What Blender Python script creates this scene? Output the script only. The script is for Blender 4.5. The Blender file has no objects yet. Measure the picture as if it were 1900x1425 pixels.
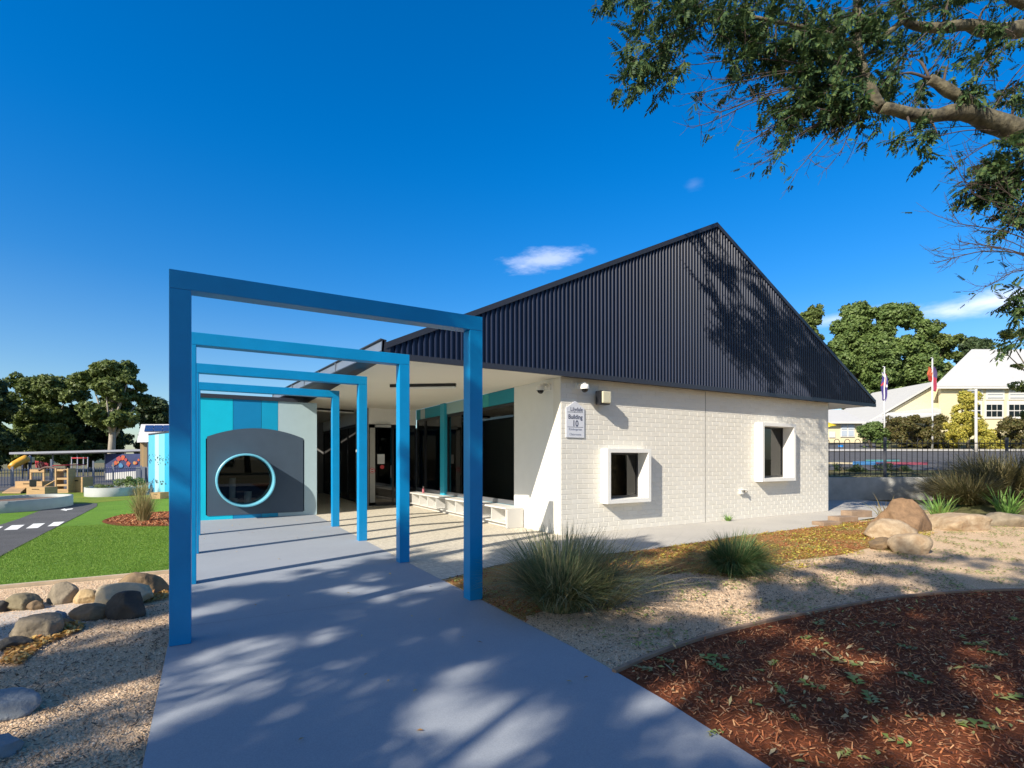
import bpy, bmesh, math, random
import numpy as np
from mathutils import Vector, Matrix, noise
R = math.radians
rng = np.random.default_rng(7); random.seed(7)
C = bpy.context.scene
COL = C.collection

# ------------------------------------------------------------------ camera
F = 965.0; EYE = 1.5; CX = 950.0; CY = 852.0
TH = math.atan((950 - 384) / F); SN, CS = math.sin(TH), math.cos(TH)
cam = bpy.data.cameras.new('camera'); camo = bpy.data.objects.new('camera', cam); COL.objects.link(camo)
cam.sensor_fit = 'HORIZONTAL'; cam.sensor_width = 36; cam.lens = 36 * F / 1900
cam.shift_y = (CY - 712.5) / 1900; cam.clip_start = 0.05; cam.clip_end = 4000
camo.location = (0, 0, EYE); camo.rotation_euler = (R(90), 0, -TH)
C.camera = camo
C.render.resolution_x = 1024; C.render.resolution_y = 768

# ------------------------------------------------------------------ sun, sky, exposure
SUN = Vector((1, .38, -.68)).normalized()
sl = bpy.data.lights.new('sun', 'SUN'); sl.energy = 5.0; sl.angle = R(.5); sl.color = (1, .91, .77)
so = bpy.data.objects.new('sun', sl); COL.objects.link(so); so.rotation_euler = SUN.to_track_quat('-Z', 'Y').to_euler()
C.view_settings.view_transform = 'Standard'; C.view_settings.look = 'None'
C.view_settings.exposure = 0.58; C.view_settings.gamma = 1

def at(x, y, d):
    X = (x - CX) / F * d
    return Vector((X * CS + d * SN, -X * SN + d * CS, EYE - (y - CY) / F * d))
def g(x, y, z=0.0):
    d = (EYE - z) * F / (y - CY)
    p = at(x, y, d); return (p.x, p.y)
def ad(a, d): return (a * d * CS + d * SN, -a * d * SN + d * CS)

W = bpy.data.worlds.new('World'); C.world = W; W.use_nodes = True
nt = W.node_tree; nt.nodes.clear()
def N(t, tree=None, **kw):
    n = (tree or nt).nodes.new(t)
    for k, v in kw.items(): setattr(n, k, v)
    return n
out = N('ShaderNodeOutputWorld'); bg = N('ShaderNodeBackground'); bg.inputs['Strength'].default_value = .14
sky = N('ShaderNodeTexSky', sky_type='NISHITA', sun_disc=False)
sky.sun_elevation = math.asin(-SUN.z); sky.sun_rotation = math.atan2(-SUN.x, -SUN.y) % (2 * math.pi)
sky.air_density = 1.0; sky.dust_density = .7; sky.ozone_density = 3.5; sky.altitude = 0
hs = N('ShaderNodeHueSaturation'); hs.inputs['Saturation'].default_value = 1.52; hs.inputs['Hue'].default_value = .506
nt.links.new(sky.outputs[0], hs.inputs['Color'])
tc = N('ShaderNodeTexCoord')
hs2 = N('ShaderNodeHueSaturation'); hs2.inputs['Saturation'].default_value = 1.34; hs2.inputs['Value'].default_value = .78; hs2.inputs['Hue'].default_value = .504; nt.links.new(sky.outputs[0], hs2.inputs['Color'])
sxyz = N('ShaderNodeSeparateXYZ'); nt.links.new(tc.outputs['Generated'], sxyz.inputs[0])
mrz = N('ShaderNodeMapRange', interpolation_type='SMOOTHSTEP'); mrz.inputs['From Min'].default_value = .05; mrz.inputs['From Max'].default_value = .55; nt.links.new(sxyz.outputs[2], mrz.inputs['Value'])
mxs = N('ShaderNodeMixRGB'); nt.links.new(mrz.outputs[0], mxs.inputs[0]); nt.links.new(hs2.outputs[0], mxs.inputs[1]); nt.links.new(hs.outputs[0], mxs.inputs[2])
# the sky grows paler towards the sun, deep blue away from it
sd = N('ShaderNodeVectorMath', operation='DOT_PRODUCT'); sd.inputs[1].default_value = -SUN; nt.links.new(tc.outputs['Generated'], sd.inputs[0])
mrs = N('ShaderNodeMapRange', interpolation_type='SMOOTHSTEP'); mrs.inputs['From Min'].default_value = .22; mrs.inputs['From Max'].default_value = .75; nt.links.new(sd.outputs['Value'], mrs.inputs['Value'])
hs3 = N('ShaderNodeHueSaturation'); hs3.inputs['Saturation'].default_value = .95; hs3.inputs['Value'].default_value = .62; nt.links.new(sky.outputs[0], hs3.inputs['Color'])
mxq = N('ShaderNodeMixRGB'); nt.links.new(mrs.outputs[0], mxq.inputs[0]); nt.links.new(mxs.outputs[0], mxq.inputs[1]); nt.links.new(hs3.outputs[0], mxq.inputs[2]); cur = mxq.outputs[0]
def cloud(px, py, w, h, ang, amt, seed, sc=9):
    global cur
    dv = (at(px, py, 10) - Vector((0, 0, EYE))).normalized()
    rt = dv.cross(Vector((0, 0, 1))).normalized(); up = rt.cross(dv)
    rt2 = rt * math.cos(ang) + up * math.sin(ang); up2 = up * math.cos(ang) - rt * math.sin(ang)
    def dot(v, s, off=0):
        n = N('ShaderNodeVectorMath', operation='DOT_PRODUCT'); n.inputs[1].default_value = v
        nt.links.new(tc.outputs['Generated'], n.inputs[0])
        m = N('ShaderNodeMath', operation='MULTIPLY'); m.inputs[1].default_value = s; nt.links.new(n.outputs['Value'], m.inputs[0])
        return m.outputs[0]
    cm = N('ShaderNodeCombineXYZ'); nt.links.new(dot(rt2, 1 / w), cm.inputs[0]); nt.links.new(dot(up2, 1 / h), cm.inputs[1])
    ln = N('ShaderNodeVectorMath', operation='LENGTH'); nt.links.new(cm.outputs[0], ln.inputs[0])
    nz = N('ShaderNodeTexNoise'); nz.inputs['Scale'].default_value = sc; nz.inputs['Detail'].default_value = 7; nz.inputs['Roughness'].default_value = .62
    mp = N('ShaderNodeMapping'); mp.inputs['Scale'].default_value = (1, 1, 3.2); mp.inputs['Location'].default_value = (seed, seed * .7, 0)
    nt.links.new(tc.outputs['Generated'], mp.inputs[0]); nt.links.new(mp.outputs[0], nz.inputs['Vector'])
    s = N('ShaderNodeMath', operation='MULTIPLY_ADD'); s.inputs[1].default_value = 3.0; s.inputs[2].default_value = -1.6
    nt.links.new(nz.outputs[0], s.inputs[0])
    a = N('ShaderNodeMath', operation='SUBTRACT'); nt.links.new(s.outputs[0], a.inputs[0]); nt.links.new(ln.outputs['Value'], a.inputs[1])
    mr = N('ShaderNodeMapRange'); mr.inputs['From Min'].default_value = -1.15; mr.inputs['From Max'].default_value = .15; mr.inputs['To Max'].default_value = amt
    mr.interpolation_type = 'SMOOTHSTEP'; nt.links.new(a.outputs[0], mr.inputs['Value'])
    # only the hemisphere the cloud stands in
    fr = N('ShaderNodeVectorMath', operation='DOT_PRODUCT'); fr.inputs[1].default_value = dv; nt.links.new(tc.outputs['Generated'], fr.inputs[0])
    gt = N('ShaderNodeMath', operation='GREATER_THAN'); gt.inputs[1].default_value = 0; nt.links.new(fr.outputs['Value'], gt.inputs[0])
    mm = N('ShaderNodeMath', operation='MULTIPLY'); nt.links.new(mr.outputs[0], mm.inputs[0]); nt.links.new(gt.outputs[0], mm.inputs[1])
    mx = N('ShaderNodeMixRGB'); nt.links.new(mm.outputs[0], mx.inputs[0]); nt.links.new(cur, mx.inputs[1]); mx.inputs[2].default_value = (6.2, 6.4, 7.4, 1)
    cur = mx.outputs[0]
cloud(1010, 484, .105, .022, R(3), .45, 1.3, 11)
cloud(1287, 343, .02, .012, 0, .08, 4.1)
cloud(1830, 562, .17, .022, R(4), .8, 5.1, 6)
cloud(1560, 590, .10, .015, R(4), .45, 6.1, 7)
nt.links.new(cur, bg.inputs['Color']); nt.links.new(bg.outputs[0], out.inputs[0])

# ------------------------------------------------------------------ materials
MATS = {}
def mat(name, col, rough=.6, var=0, vscale=4, bump=0, bscale=40, spec=.5, metal=0, island=None, trans=0, col2=None, coat=0, stretch=None):
    """procedural principled material: base colour varied by noise (or per island), noise bump"""
    if name in MATS: return MATS[name]
    m = bpy.data.materials.new(name); m.use_nodes = True; t = m.node_tree; b = t.nodes['Principled BSDF']
    b.inputs['Roughness'].default_value = rough; b.inputs['Metallic'].default_value = metal
    b.inputs['Specular IOR Level'].default_value = spec; b.inputs['Coat Weight'].default_value = coat
    tcn = N('ShaderNodeTexCoord', t)
    vec = tcn.outputs['Object']
    if stretch:
        mp = N('ShaderNodeMapping', t); mp.inputs['Scale'].default_value = stretch; t.links.new(vec, mp.inputs[0]); vec = mp.outputs[0]
    src = None
    if island:
        geo = N('ShaderNodeNewGeometry', t); cr = N('ShaderNodeValToRGB', t); cr.color_ramp.interpolation = 'LINEAR'
        els = cr.color_ramp.elements
        while len(els) < len(island): els.new(.5)
        for i, c in enumerate(island): els[i].position = i / (len(island) - 1); els[i].color = (*c, 1)
        t.links.new(geo.outputs['Random Per Island'], cr.inputs[0]); src = cr.outputs[0]
    elif var:
        nz = N('ShaderNodeTexNoise', t); nz.inputs['Scale'].default_value = vscale; nz.inputs['Detail'].default_value = 8; nz.inputs['Roughness'].default_value = .65
        t.links.new(vec, nz.inputs['Vector'])
        cr = N('ShaderNodeValToRGB', t); e = cr.color_ramp.elements
        c2 = col2 or tuple(min(1, c * (1 + var)) for c in col)
        e[0].position = .3; e[1].position = .7; e[0].color = (*[c * (1 - var) for c in col], 1) if not col2 else (*col, 1); e[1].color = (*c2, 1)
        t.links.new(nz.outputs[0], cr.inputs[0]); src = cr.outputs[0]
    if src: t.links.new(src, b.inputs['Base Color'])
    else: b.inputs['Base Color'].default_value = (*col, 1)
    if bump:
        n2 = N('ShaderNodeTexNoise', t); n2.inputs['Scale'].default_value = bscale; n2.inputs['Detail'].default_value = 6
        t.links.new(vec, n2.inputs['Vector'])
        bp = N('ShaderNodeBump', t); bp.inputs['Strength'].default_value = min(1, bump); bp.inputs['Distance'].default_value = .01 * max(1, bump)
        t.links.new(n2.outputs[0], bp.inputs['Height']); t.links.new(bp.outputs[0], b.inputs['Normal'])
    if trans:
        tl = N('ShaderNodeBsdfTranslucent', t); mx = N('ShaderNodeMixShader', t); mx.inputs[0].default_value = trans
        if src: t.links.new(src, tl.inputs[0])
        else: tl.inputs[0].default_value = (*col, 1)
        t.links.new(b.outputs[0], mx.inputs[1]); t.links.new(tl.outputs[0], mx.inputs[2])
        t.links.new(mx.outputs[0], t.nodes['Material Output'].inputs[0])
    MATS[name] = m; return m

def ground_mat(name, cols, scales, bump=.6, bscale=120, rough=.95, speck=None, flo=.6):
    """layered ground: large patches, fine grain, optional voronoi stones"""
    m = bpy.data.materials.new(name); m.use_nodes = True; t = m.node_tree; b = t.nodes['Principled BSDF']
    b.inputs['Roughness'].default_value = rough; b.inputs['Specular IOR Level'].default_value = .2
    tcn = N('ShaderNodeTexCoord', t)
    def nz(sc, det=6):
        n = N('ShaderNodeTexNoise', t); n.inputs['Scale'].default_value = sc; n.inputs['Detail'].default_value = det
        n.inputs['Roughness'].default_value = .7; t.links.new(tcn.outputs['Object'], n.inputs['Vector']); return n.outputs[0]
    def ramp(src, c0, c1, p0=.35, p1=.65):
        cr = N('ShaderNodeValToRGB', t); e = cr.color_ramp.elements; e[0].position = p0; e[1].position = p1
        e[0].color = (*c0, 1); e[1].color = (*c1, 1); t.links.new(src, cr.inputs[0]); return cr.outputs[0]
    big = ramp(nz(scales[0]), cols[0], cols[1]); fine = ramp(nz(scales[1], 3), (flo,) * 3, (2 - flo,) * 3, .3, .7)
    mx = N('ShaderNodeMixRGB', t, blend_type='MULTIPLY'); mx.inputs[0].default_value = 1
    t.links.new(big, mx.inputs[1]); t.links.new(fine, mx.inputs[2]); src = mx.outputs[0]
    hsrc = nz(bscale, 4)
    if speck:
        vo = N('ShaderNodeTexVoronoi', t); vo.inputs['Scale'].default_value = speck[0]; t.links.new(tcn.outputs['Object'], vo.inputs['Vector'])
        sp = N('ShaderNodeSeparateColor', t); t.links.new(vo.outputs['Color'], sp.inputs[0])
        c = ramp(sp.outputs[0], speck[1], speck[2], .2, .9)
        m2 = N('ShaderNodeMixRGB', t, blend_type='MIX'); m2.inputs[0].default_value = speck[3]
        t.links.new(src, m2.inputs[1]); t.links.new(c, m2.inputs[2]); src = m2.outputs[0]
        inv = N('ShaderNodeMath', t, operation='SUBTRACT'); inv.inputs[0].default_value = 1; t.links.new(vo.outputs['Distance'], inv.inputs[1])
        ad_ = N('ShaderNodeMath', t, operation='ADD'); t.links.new(inv.outputs[0], ad_.inputs[0]); t.links.new(hsrc, ad_.inputs[1]); hsrc = ad_.outputs[0]
    t.links.new(src, b.inputs['Base Color'])
    bp = N('ShaderNodeBump', t); bp.inputs['Strength'].default_value = bump; bp.inputs['Distance'].default_value = .012
    t.links.new(hsrc, bp.inputs['Height']); t.links.new(bp.outputs[0], b.inputs['Normal'])
    MATS[name] = m; return m

def glass(name, tint=.25, rough=.02, refl=1.0):
    m = bpy.data.materials.new(name); m.use_nodes = True; t = m.node_tree; t.nodes.clear()
    o = N('ShaderNodeOutputMaterial', t); tr = N('ShaderNodeBsdfTransparent', t); tr.inputs[0].default_value = (tint, tint * 1.02, tint * 1.05, 1)
    gl = N('ShaderNodeBsdfGlossy', t); gl.inputs['Roughness'].default_value = rough; gl.inputs[0].default_value = (refl, refl, refl, 1)
    fr = N('ShaderNodeFresnel', t); fr.inputs[0].default_value = 1.5; mx = N('ShaderNodeMixShader', t)
    t.links.new(fr.outputs[0], mx.inputs[0]); t.links.new(tr.outputs[0], mx.inputs[1]); t.links.new(gl.outputs[0], mx.inputs[2]); t.links.new(mx.outputs[0], o.inputs[0])
    MATS[name] = m; return m

BLUE = mat('blue_enamel', (0, .25, .55), .36, var=.09, vscale=2, bump=.05, bscale=12)
BLACKM = mat('black_metal', (.012, .013, .017), .4)
NAVY = mat('navy_steel', (.007, .015, .044), .42, var=.12, vscale=1.5, spec=.35)
NAVYD = mat('navy_trim', (.03, .034, .048), .45)
GREYSTEEL = mat('grey_steel', (.14, .17, .22), .4, var=.12, vscale=2)
WHITE = mat('white_paint', (.80, .79, .75), .55, var=.03, vscale=3, bump=.08, bscale=60)
BRICKP = mat('painted_brick', (.74, .73, .68), .62, bump=.12, bscale=130, island=[(.71, .68, .60), (.74, .71, .635), (.725, .695, .62), (.75, .725, .655)])
MORTAR = mat('painted_mortar', (.75, .72, .645), .8, bump=.3, bscale=90)
SOFFIT = mat('soffit_board', (.80, .76, .66), .7, var=.03, vscale=.6)
GLASS = glass('dark_glass', .12); GLASS2 = glass('clear_glass', .55)
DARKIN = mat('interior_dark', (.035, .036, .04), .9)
ALU = mat('anodised_frame', (.25, .26, .28), .35, metal=.6)
TIMBER = mat('pale_timber', (.42, .27, .13), .65, var=.2, vscale=3, stretch=(1, 1, 12))
TIMBERD = mat('edging_timber', (.30, .20, .13), .8, var=.3, vscale=5, bump=.4)
CONC = mat('smooth_concrete', (.42, .43, .43), .8, var=.2, vscale=2.5, bump=.3, bscale=60)
BARK = mat('grey_bark', (.014, .012, .010), .9, var=.6, vscale=6, bump=2.6, bscale=14, col2=(.20, .175, .11))
BARKD = mat('twig_bark', (.07, .05, .04), .9, var=.3, vscale=9)

# ------------------------------------------------------------------ mesh helpers
class MB:
    def __init__(s): s.v = []; s.f = []; s.sm = []; s.mi = []; s.m = 0
    def add(s, vs, fs, smooth=False):
        b = len(s.v); s.v += [tuple(p) for p in vs]
        for f in fs: s.f.append([i + b for i in f]); s.sm.append(smooth); s.mi.append(s.m)
        return s
    def box(s, x0, y0, z0, x1, y1, z1):
        vs = [(x, y, z) for z in (z0, z1) for (x, y) in ((x0, y0), (x1, y0), (x1, y1), (x0, y1))]
        return s.add(vs, [(0, 3, 2, 1), (4, 5, 6, 7), (0, 1, 5, 4), (1, 2, 6, 5), (2, 3, 7, 6), (3, 0, 4, 7)])
    def bev(s, x0, y0, z0, x1, y1, z1, r=.01):
        bm = bmesh.new(); bmesh.ops.create_cube(bm, size=1)
        for v in bm.verts: v.co = Vector(((x0 + x1) / 2 + v.co.x * (x1 - x0), (y0 + y1) / 2 + v.co.y * (y1 - y0), (z0 + z1) / 2 + v.co.z * (z1 - z0)))
        bmesh.ops.bevel(bm, geom=bm.edges[:], offset=r, segments=2, affect='EDGES', profile=.6)
        bm.verts.index_update(); s.add([v.co for v in bm.verts], [[v.index for v in f.verts] for f in bm.faces]); bm.free(); return s
    def obox(s, p, ux, L, Wd, H):
        """box from p along unit ux (L), sideways Wd, up H"""
        ux = Vector(ux).normalized(); uy = Vector((-ux.y, ux.x, 0)); p = Vector(p); z = Vector((0, 0, H))
        a = [p, p + ux * L, p + ux * L + uy * Wd, p + uy * Wd]; vs = a + [q + z for q in a]
        return s.add(vs, [(0, 3, 2, 1), (4, 5, 6, 7), (0, 1, 5, 4), (1, 2, 6, 5), (2, 3, 7, 6), (3, 0, 4, 7)])
    def prism(s, poly, ext):
        """polygon (3-D points) extruded by a vector"""
        n = len(poly); e = Vector(ext); P = [Vector(p) for p in poly]
        return s.add(P + [p + e for p in P], [list(range(n))[::-1], list(range(n, 2 * n))] + [(i, (i + 1) % n, n + (i + 1) % n, n + i) for i in range(n)])
    def tube(s, pts, rad, seg=8, caps=True, smooth=True):
        pts = [Vector(p) for p in pts]; n = len(pts); rad = [rad] * n if not hasattr(rad, '__len__') else rad
        vs = []; u = None
        for i, p in enumerate(pts):
            t = (pts[min(i + 1, n - 1)] - pts[max(i - 1, 0)]).normalized()
            if u is None: u = t.cross(Vector((.31, .17, .93))); u = u if u.length > .1 else t.cross(Vector((1, 0, 0)))
            u = (u - t * u.dot(t)).normalized(); w = t.cross(u)
            for k in range(seg):
                a = 2 * math.pi * k / seg; vs.append(p + (u * math.cos(a) + w * math.sin(a)) * rad[i])
        fs = [(i * seg + k, i * seg + (k + 1) % seg, (i + 1) * seg + (k + 1) % seg, (i + 1) * seg + k) for i in range(n - 1) for k in range(seg)]
        s.add(vs, fs, smooth)
        if caps: b = len(s.v) - len(vs); s.f.append([b + k for k in range(seg)][::-1]); s.f.append([b + (n - 1) * seg + k for k in range(seg)]); s.sm += [False] * 2; s.mi += [s.m] * 2
        return s
    def build(s, name, mats, parent=None):
        me = bpy.data.meshes.new(name); me.from_pydata(s.v, [], s.f)
        for m in (mats if isinstance(mats, (list, tuple)) else [mats]): me.materials.append(m)
        me.polygons.foreach_set('use_smooth', s.sm); me.polygons.foreach_set('material_index', s.mi)
        me.update(); return link(name, me, parent)
def link(name, me, parent=None):
    o = bpy.data.objects.new(name, me); COL.objects.link(o)
    if parent:
        o.parent = parent; r = parent
        # children keep world coordinates: undo the root's placement
        M = Matrix.Translation(-Vector(r.location)) if r.type == 'EMPTY' else Matrix.Identity(4)
        o.matrix_parent_inverse = M
    return o
def npmesh(name, V, Fq, m, parent=None, smooth=False):
    """V (n,3) float, Fq (m,k) int"""
    me = bpy.data.meshes.new(name); k = Fq.shape[1]
    me.vertices.add(len(V)); me.vertices.foreach_set('co', V.astype(np.float32).ravel())
    me.loops.add(Fq.size); me.loops.foreach_set('vertex_index', Fq.astype(np.int32).ravel())
    me.polygons.add(len(Fq)); me.polygons.foreach_set('loop_start', np.arange(0, Fq.size, k, dtype=np.int32))
    me.polygons.foreach_set('loop_total', np.full(len(Fq), k, dtype=np.int32))
    if smooth: me.polygons.foreach_set('use_smooth', [True] * len(Fq))
    me.update(calc_edges=True); me.materials.append(m); return link(name, me, parent)
def thing(name, label, cat, loc=(0, 0, 0), group=None):
    o = bpy.data.objects.new(name, None); COL.objects.link(o); o.location = loc; o.empty_display_size = .2
    o['label'] = label; o['category'] = cat
    if group: o['group'] = group
    return o
def tag(o, label, cat, group=None):
    o['label'] = label; o['category'] = cat
    if group: o['group'] = group
    return o
def struct(o): o['kind'] = 'structure'; return o
def stuff(o, label=None, cat=None):
    o['kind'] = 'stuff'
    if label: o['label'] = label
    if cat: o['category'] = cat
    return o
def copy_tree(root, loc, label, group):
    c = root.copy(); COL.objects.link(c); c.location = loc; c['label'] = label; c['group'] = group
    for ch in root.children:
        d = ch.copy(); COL.objects.link(d); d.parent = c
        for s2 in ch.children: e = s2.copy(); COL.objects.link(e); e.parent = d
    return c
def sheet(name, pts, z, m):
    """flat ground sheet from a 2-D outline"""
    me = bpy.data.meshes.new(name); me.from_pydata([(x, y, z) for x, y in pts], [], [list(range(len(pts)))])
    me.materials.append(m); me.update()
    bm = bmesh.new(); bm.from_mesh(me); bmesh.ops.triangulate(bm, faces=bm.faces[:]); bmesh.ops.recalc_face_normals(bm, faces=bm.faces[:])
    for f in bm.faces:
        if f.normal.z < 0: f.normal_flip()
    bm.to_mesh(me); bm.free()
    return struct(link(name, me))
def smooth_poly(pts, n=6, closed=False):
    P = [Vector((*p, 0)) if len(p) == 2 else Vector(p) for p in pts]; outp = []
    L = len(P); rngi = range(L if closed else L - 1)
    for i in rngi:
        p0 = P[(i - 1) % L] if closed or i > 0 else P[0]; p1 = P[i]; p2 = P[(i + 1) % L]; p3 = P[(i + 2) % L] if closed or i + 2 < L else P[-1]
        for k in range(n):
            t = k / n
            outp.append(.5 * ((2 * p1) + (p2 - p0) * t + (2 * p0 - 5 * p1 + 4 * p2 - p3) * t * t + (3 * p1 - p0 - 3 * p2 + p3) * t ** 3))
    if not closed: outp.append(P[-1])
    return outp
def inpoly(x, y, poly):
    poly = np.array([(p[0], p[1]) for p in poly]); r = np.zeros(len(x), bool); j = len(poly) - 1
    for i in range(len(poly)):
        c = ((poly[i, 1] > y) != (poly[j, 1] > y)) & (x < (poly[j, 0] - poly[i, 0]) * (y - poly[i, 1]) / (poly[j, 1] - poly[i, 1] + 1e-12) + poly[i, 0]); r ^= c; j = i
    return r

# ------------------------------------------------------------------ ground
GDIRT = ground_mat('dry_earth', [(.22, .17, .11), (.12, .14, .06)], (.12, 9), .5, 60)
GGRAV = ground_mat('granite_gravel', [(.86, .62, .39), (.70, .50, .32)], (.9, 60), .9, 160, speck=(95, (.44, .30, .18), (.93, .74, .53), .5))
GMULCH = ground_mat('bark_mulch', [(.21, .062, .024), (.13, .040, .016)], (2.5, 30), 1, 70)
GMULCH2 = ground_mat('leafy_mulch', [(.36, .16, .06), (.34, .24, .07)], (2.2, 40), 1, 70)
GPATH = ground_mat('grey_path_coating', [(.325, .352, .39), (.295, .322, .362)], (.5, 140), .06, 300, rough=.72, flo=.88)
GAGG = ground_mat('exposed_aggregate', [(.60, .545, .44), (.53, .49, .40)], (.5, 14), .25, 200, rough=.85, speck=(120, (.40, .35, .27), (.74, .70, .60), .45))
GPAVE = ground_mat('pavement_concrete', [(.50, .475, .43), (.43, .41, .375)], (.6, 90), .15, 220, rough=.85, flo=.85)
GASPH = ground_mat('asphalt', [(.115, .115, .12), (.085, .085, .09)], (.8, 60), .5, 200)
GTURF = ground_mat('green_turf', [(.135, .26, .03), (.10, .21, .022)], (.8, 70), 1, 240)
GDRY = ground_mat('yellowing_grass', [(.20, .24, .03), (.12, .19, .025)], (.7, 40), .8, 200)
GSAND = ground_mat('creek_sand', [(.60, .52, .44), (.50, .44, .38)], (3, 60), .5, 160)
LINEW = mat('line_paint', (.8, .8, .78), .7, var=.08, vscale=20)

xs = np.concatenate([[-1500, -400, -150], np.arange(-80, 90, 10), [150, 400, 1500]]); n = len(xs)
V = np.array([(x, y, -.02) for y in xs for x in xs]); q = [(j * n + i, j * n + i + 1, (j + 1) * n + i + 1, (j + 1) * n + i) for j in range(n - 1) for i in range(n - 1)]
struct(npmesh('ground', V, np.array(q), GDIRT))

def hill(a, d):
    """terrace behind the retaining wall and the planted bank on the right"""
    base = .78 + (min(d, 52) - 19.2) * .085
    if d < 19.25:
        k = min(1, max(0, (a - .79) / .10)); k = k * k * (3 - 2 * k)
        ramp = max(0, (d - 11.9) / 7.3); return -.12 + k * (.12 + .78 * ramp)
    return base
aa = np.concatenate([np.arange(.30, 1.3, .05), [1.5, 1.9, 2.6, 4.5]]); dd = np.concatenate([np.linspace(11.6, 19.2, 12), [19.26], np.linspace(20, 60, 16), [90, 200, 700]])
V = []; 
for d in dd:
    for a in aa:
        x, y = ad(a, d); V.append((x, y, hill(a, d) + (.05 * noise.noise((x * .5, y * .5, 0)) if d < 19 else 0)))
n = len(aa); q = [(j * n + i, j * n + i + 1, (j + 1) * n + i + 1, (j + 1) * n + i) for j in range(len(dd) - 1) for i in range(n - 1)]
struct(npmesh('terrain', np.array(V), np.array(q), ground_mat('bank_earth', [(.16, .13, .06), (.10, .11, .04)], (.8, 20), .8, 60)))
def hill_sheet(name, a0, a1, d0, d1, m, dz=.02, cd=None):
    V = []; na = 12; ds = np.linspace(d0, d1, 8)
    for d in ds:
        for a in np.linspace(a0, a1, na): x, y = ad(a, d); V.append((x, y, hill(a, d) + dz))
    q = [(j * na + i, j * na + i + 1, (j + 1) * na + i + 1, (j + 1) * na + i) for j in range(7) for i in range(na - 1)]
    return struct(npmesh(name, np.array(V), np.array(q), m))
hill_sheet('road', .31, 2.4, 22, 33, GASPH)
hill_sheet('footpath', .31, 2.4, 33, 35, GPAVE, .06); hill_sheet('forecourt', .31, .70, 35, 43, GASPH)
for nm, a0, a1, d0, d1, c in (('yellow', .60, .655, 24.6, 25.6, (.62, .50, .28)), ('blue', .655, .72, 24.2, 26, (.06, .22, .42)), ('green', .68, .745, 26.1, 27, (.08, .26, .22)), ('red', .70, .80, 24.3, 25.6, (.36, .06, .07))):
    hill_sheet('painted_marking', a0, a1, d0, d1, mat('court_' + nm, c, .8, var=.2, vscale=3), .03)

PATHL = -.27
path_pts = [(PATHL, -6), (2.30, -6), (2.33, 1.4), (2.44, 2.3), (2.5, 3.3), (2.5, 14.7), (PATHL, 14.7)]
sheet('concrete_path', path_pts, .012, GPATH)
pave_edge = [g(840, 1072), g(956, 1043), g(1142, 1027), g(1278, 1009), g(1389, 993), g(1500, 979), g(1575, 968)]
pave_edge = [(2.5, pave_edge[0][1] - .05)] + [(p.x, p.y) for p in smooth_poly(pave_edge, 4)]
JX = 6.3; jy = float(np.interp(JX, [p[0] for p in pave_edge], [p[1] for p in pave_edge]))
sheet('porch_paving', [p for p in pave_edge if p[0] < JX - .02] + [(JX, jy), (JX, 8.5), (6.1, 26), (2.5, 26)], .008, GAGG)
sheet('side_pavement', [(JX, jy)] + [p for p in pave_edge if p[0] > JX + .02] + [(20.5, 7.2), (21, 13), (15, 13), (15, 8.4), (6.3, 8.4)], .004, GPAVE)
right_gravel = [(2.2, -6), (24, -6), (24, 9), (14.6, 6.6)] + pave_edge[::-1]
sheet('gravel_bed', right_gravel, 0.0, GGRAV)
edge = [(p.x, p.y) for p in smooth_poly([g(1143, 1252), g(1210, 1222), g(1300, 1190), g(1400, 1163), g(1500, 1141), g(1600, 1122), g(1700, 1108), g(1800, 1100), g(1900, 1097), (9.5, 1.5), (12, .2)], 4)]
mulch_poly = [(2.2, -5)] + [(2.2, edge[0][1] - .02)] + edge + [(12, -5)]
sheet('mulch_bed', mulch_poly, .006, GMULCH)
strip = [(2.53, 5.95)] + [(x, y - .03) for x, y in pave_edge[1:]] + [(14.4, 6.0), (13.0, 5.3), g(1660, 1005), g(1560, 1030), g(1470, 1040), g(1380, 1075), g(1280, 1062), g(1180, 1072), g(1060, 1118), (2.62, 4.2), (2.53, 4.05)]
sheet('leafy_ground', [(p.x, p.y) for p in smooth_poly(strip, 2, True)] if False else strip, .005, GMULCH2)
m = MB()
for i in range(len(edge) - 1):
    a, b = Vector((*edge[i], 0)), Vector((*edge[i + 1], 0)); m.obox(a - Vector((0, .0, .03)), b - a, (b - a).length + .003, .035, .06)
tag(m.build('garden_edging', TIMBERD), 'thin curved timber edging between the gravel and the dark red mulch', 'edging')

sheet('gravel_bed', [(-9, -6), (PATHL, -6), (PATHL, 8.16), (-9, 8.16)], 0.0, GGRAV)
sheet('creek_bed', [(p.x, p.y) for p in smooth_poly([g(-60, 1165), g(0, 1140), g(60, 1130), g(120, 1121), g(190, 1110), g(215, 1118), g(180, 1150), g(120, 1160), g(60, 1172), g(0, 1192), g(-60, 1215)], 4, True)], .004, GSAND)
tag(MB().obox((-9, 8.17, -.03), (1, 0, 0), 8.73, .06, .07).build('timber_edging', mat('weathered_edging', (.50, .40, .28), .8, var=.2)), 'pale straight timber edging between the green lawn and the gravel', 'edging')
sheet('lawn', [(-14, 8.24), (PATHL - .0, 8.24), (PATHL, 30), (-14, 30)], .004, GTURF)
sheet('dry_lawn', [(-12, 23.2), (-4.6, 22.7), (-3.3, 22.6), (-2.6, 23.5), (-1.5, 24), (.5, 24), (.5, 31), (-12, 31)], .008, GDRY)
sheet('play_path', [(-5.6, 8.24), (-2.35, 8.24), (-2.74, 10.9), (-2.83, 14), (-2.92, 18), (-3.0, 20.8), (-3.2, 22.3), (-4.5, 22.6), (-5.8, 23.2), (-5.3, 21.8), (-4.2, 20.3), (-4.05, 17.5), (-4.05, 13)], .012, GASPH)
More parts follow.
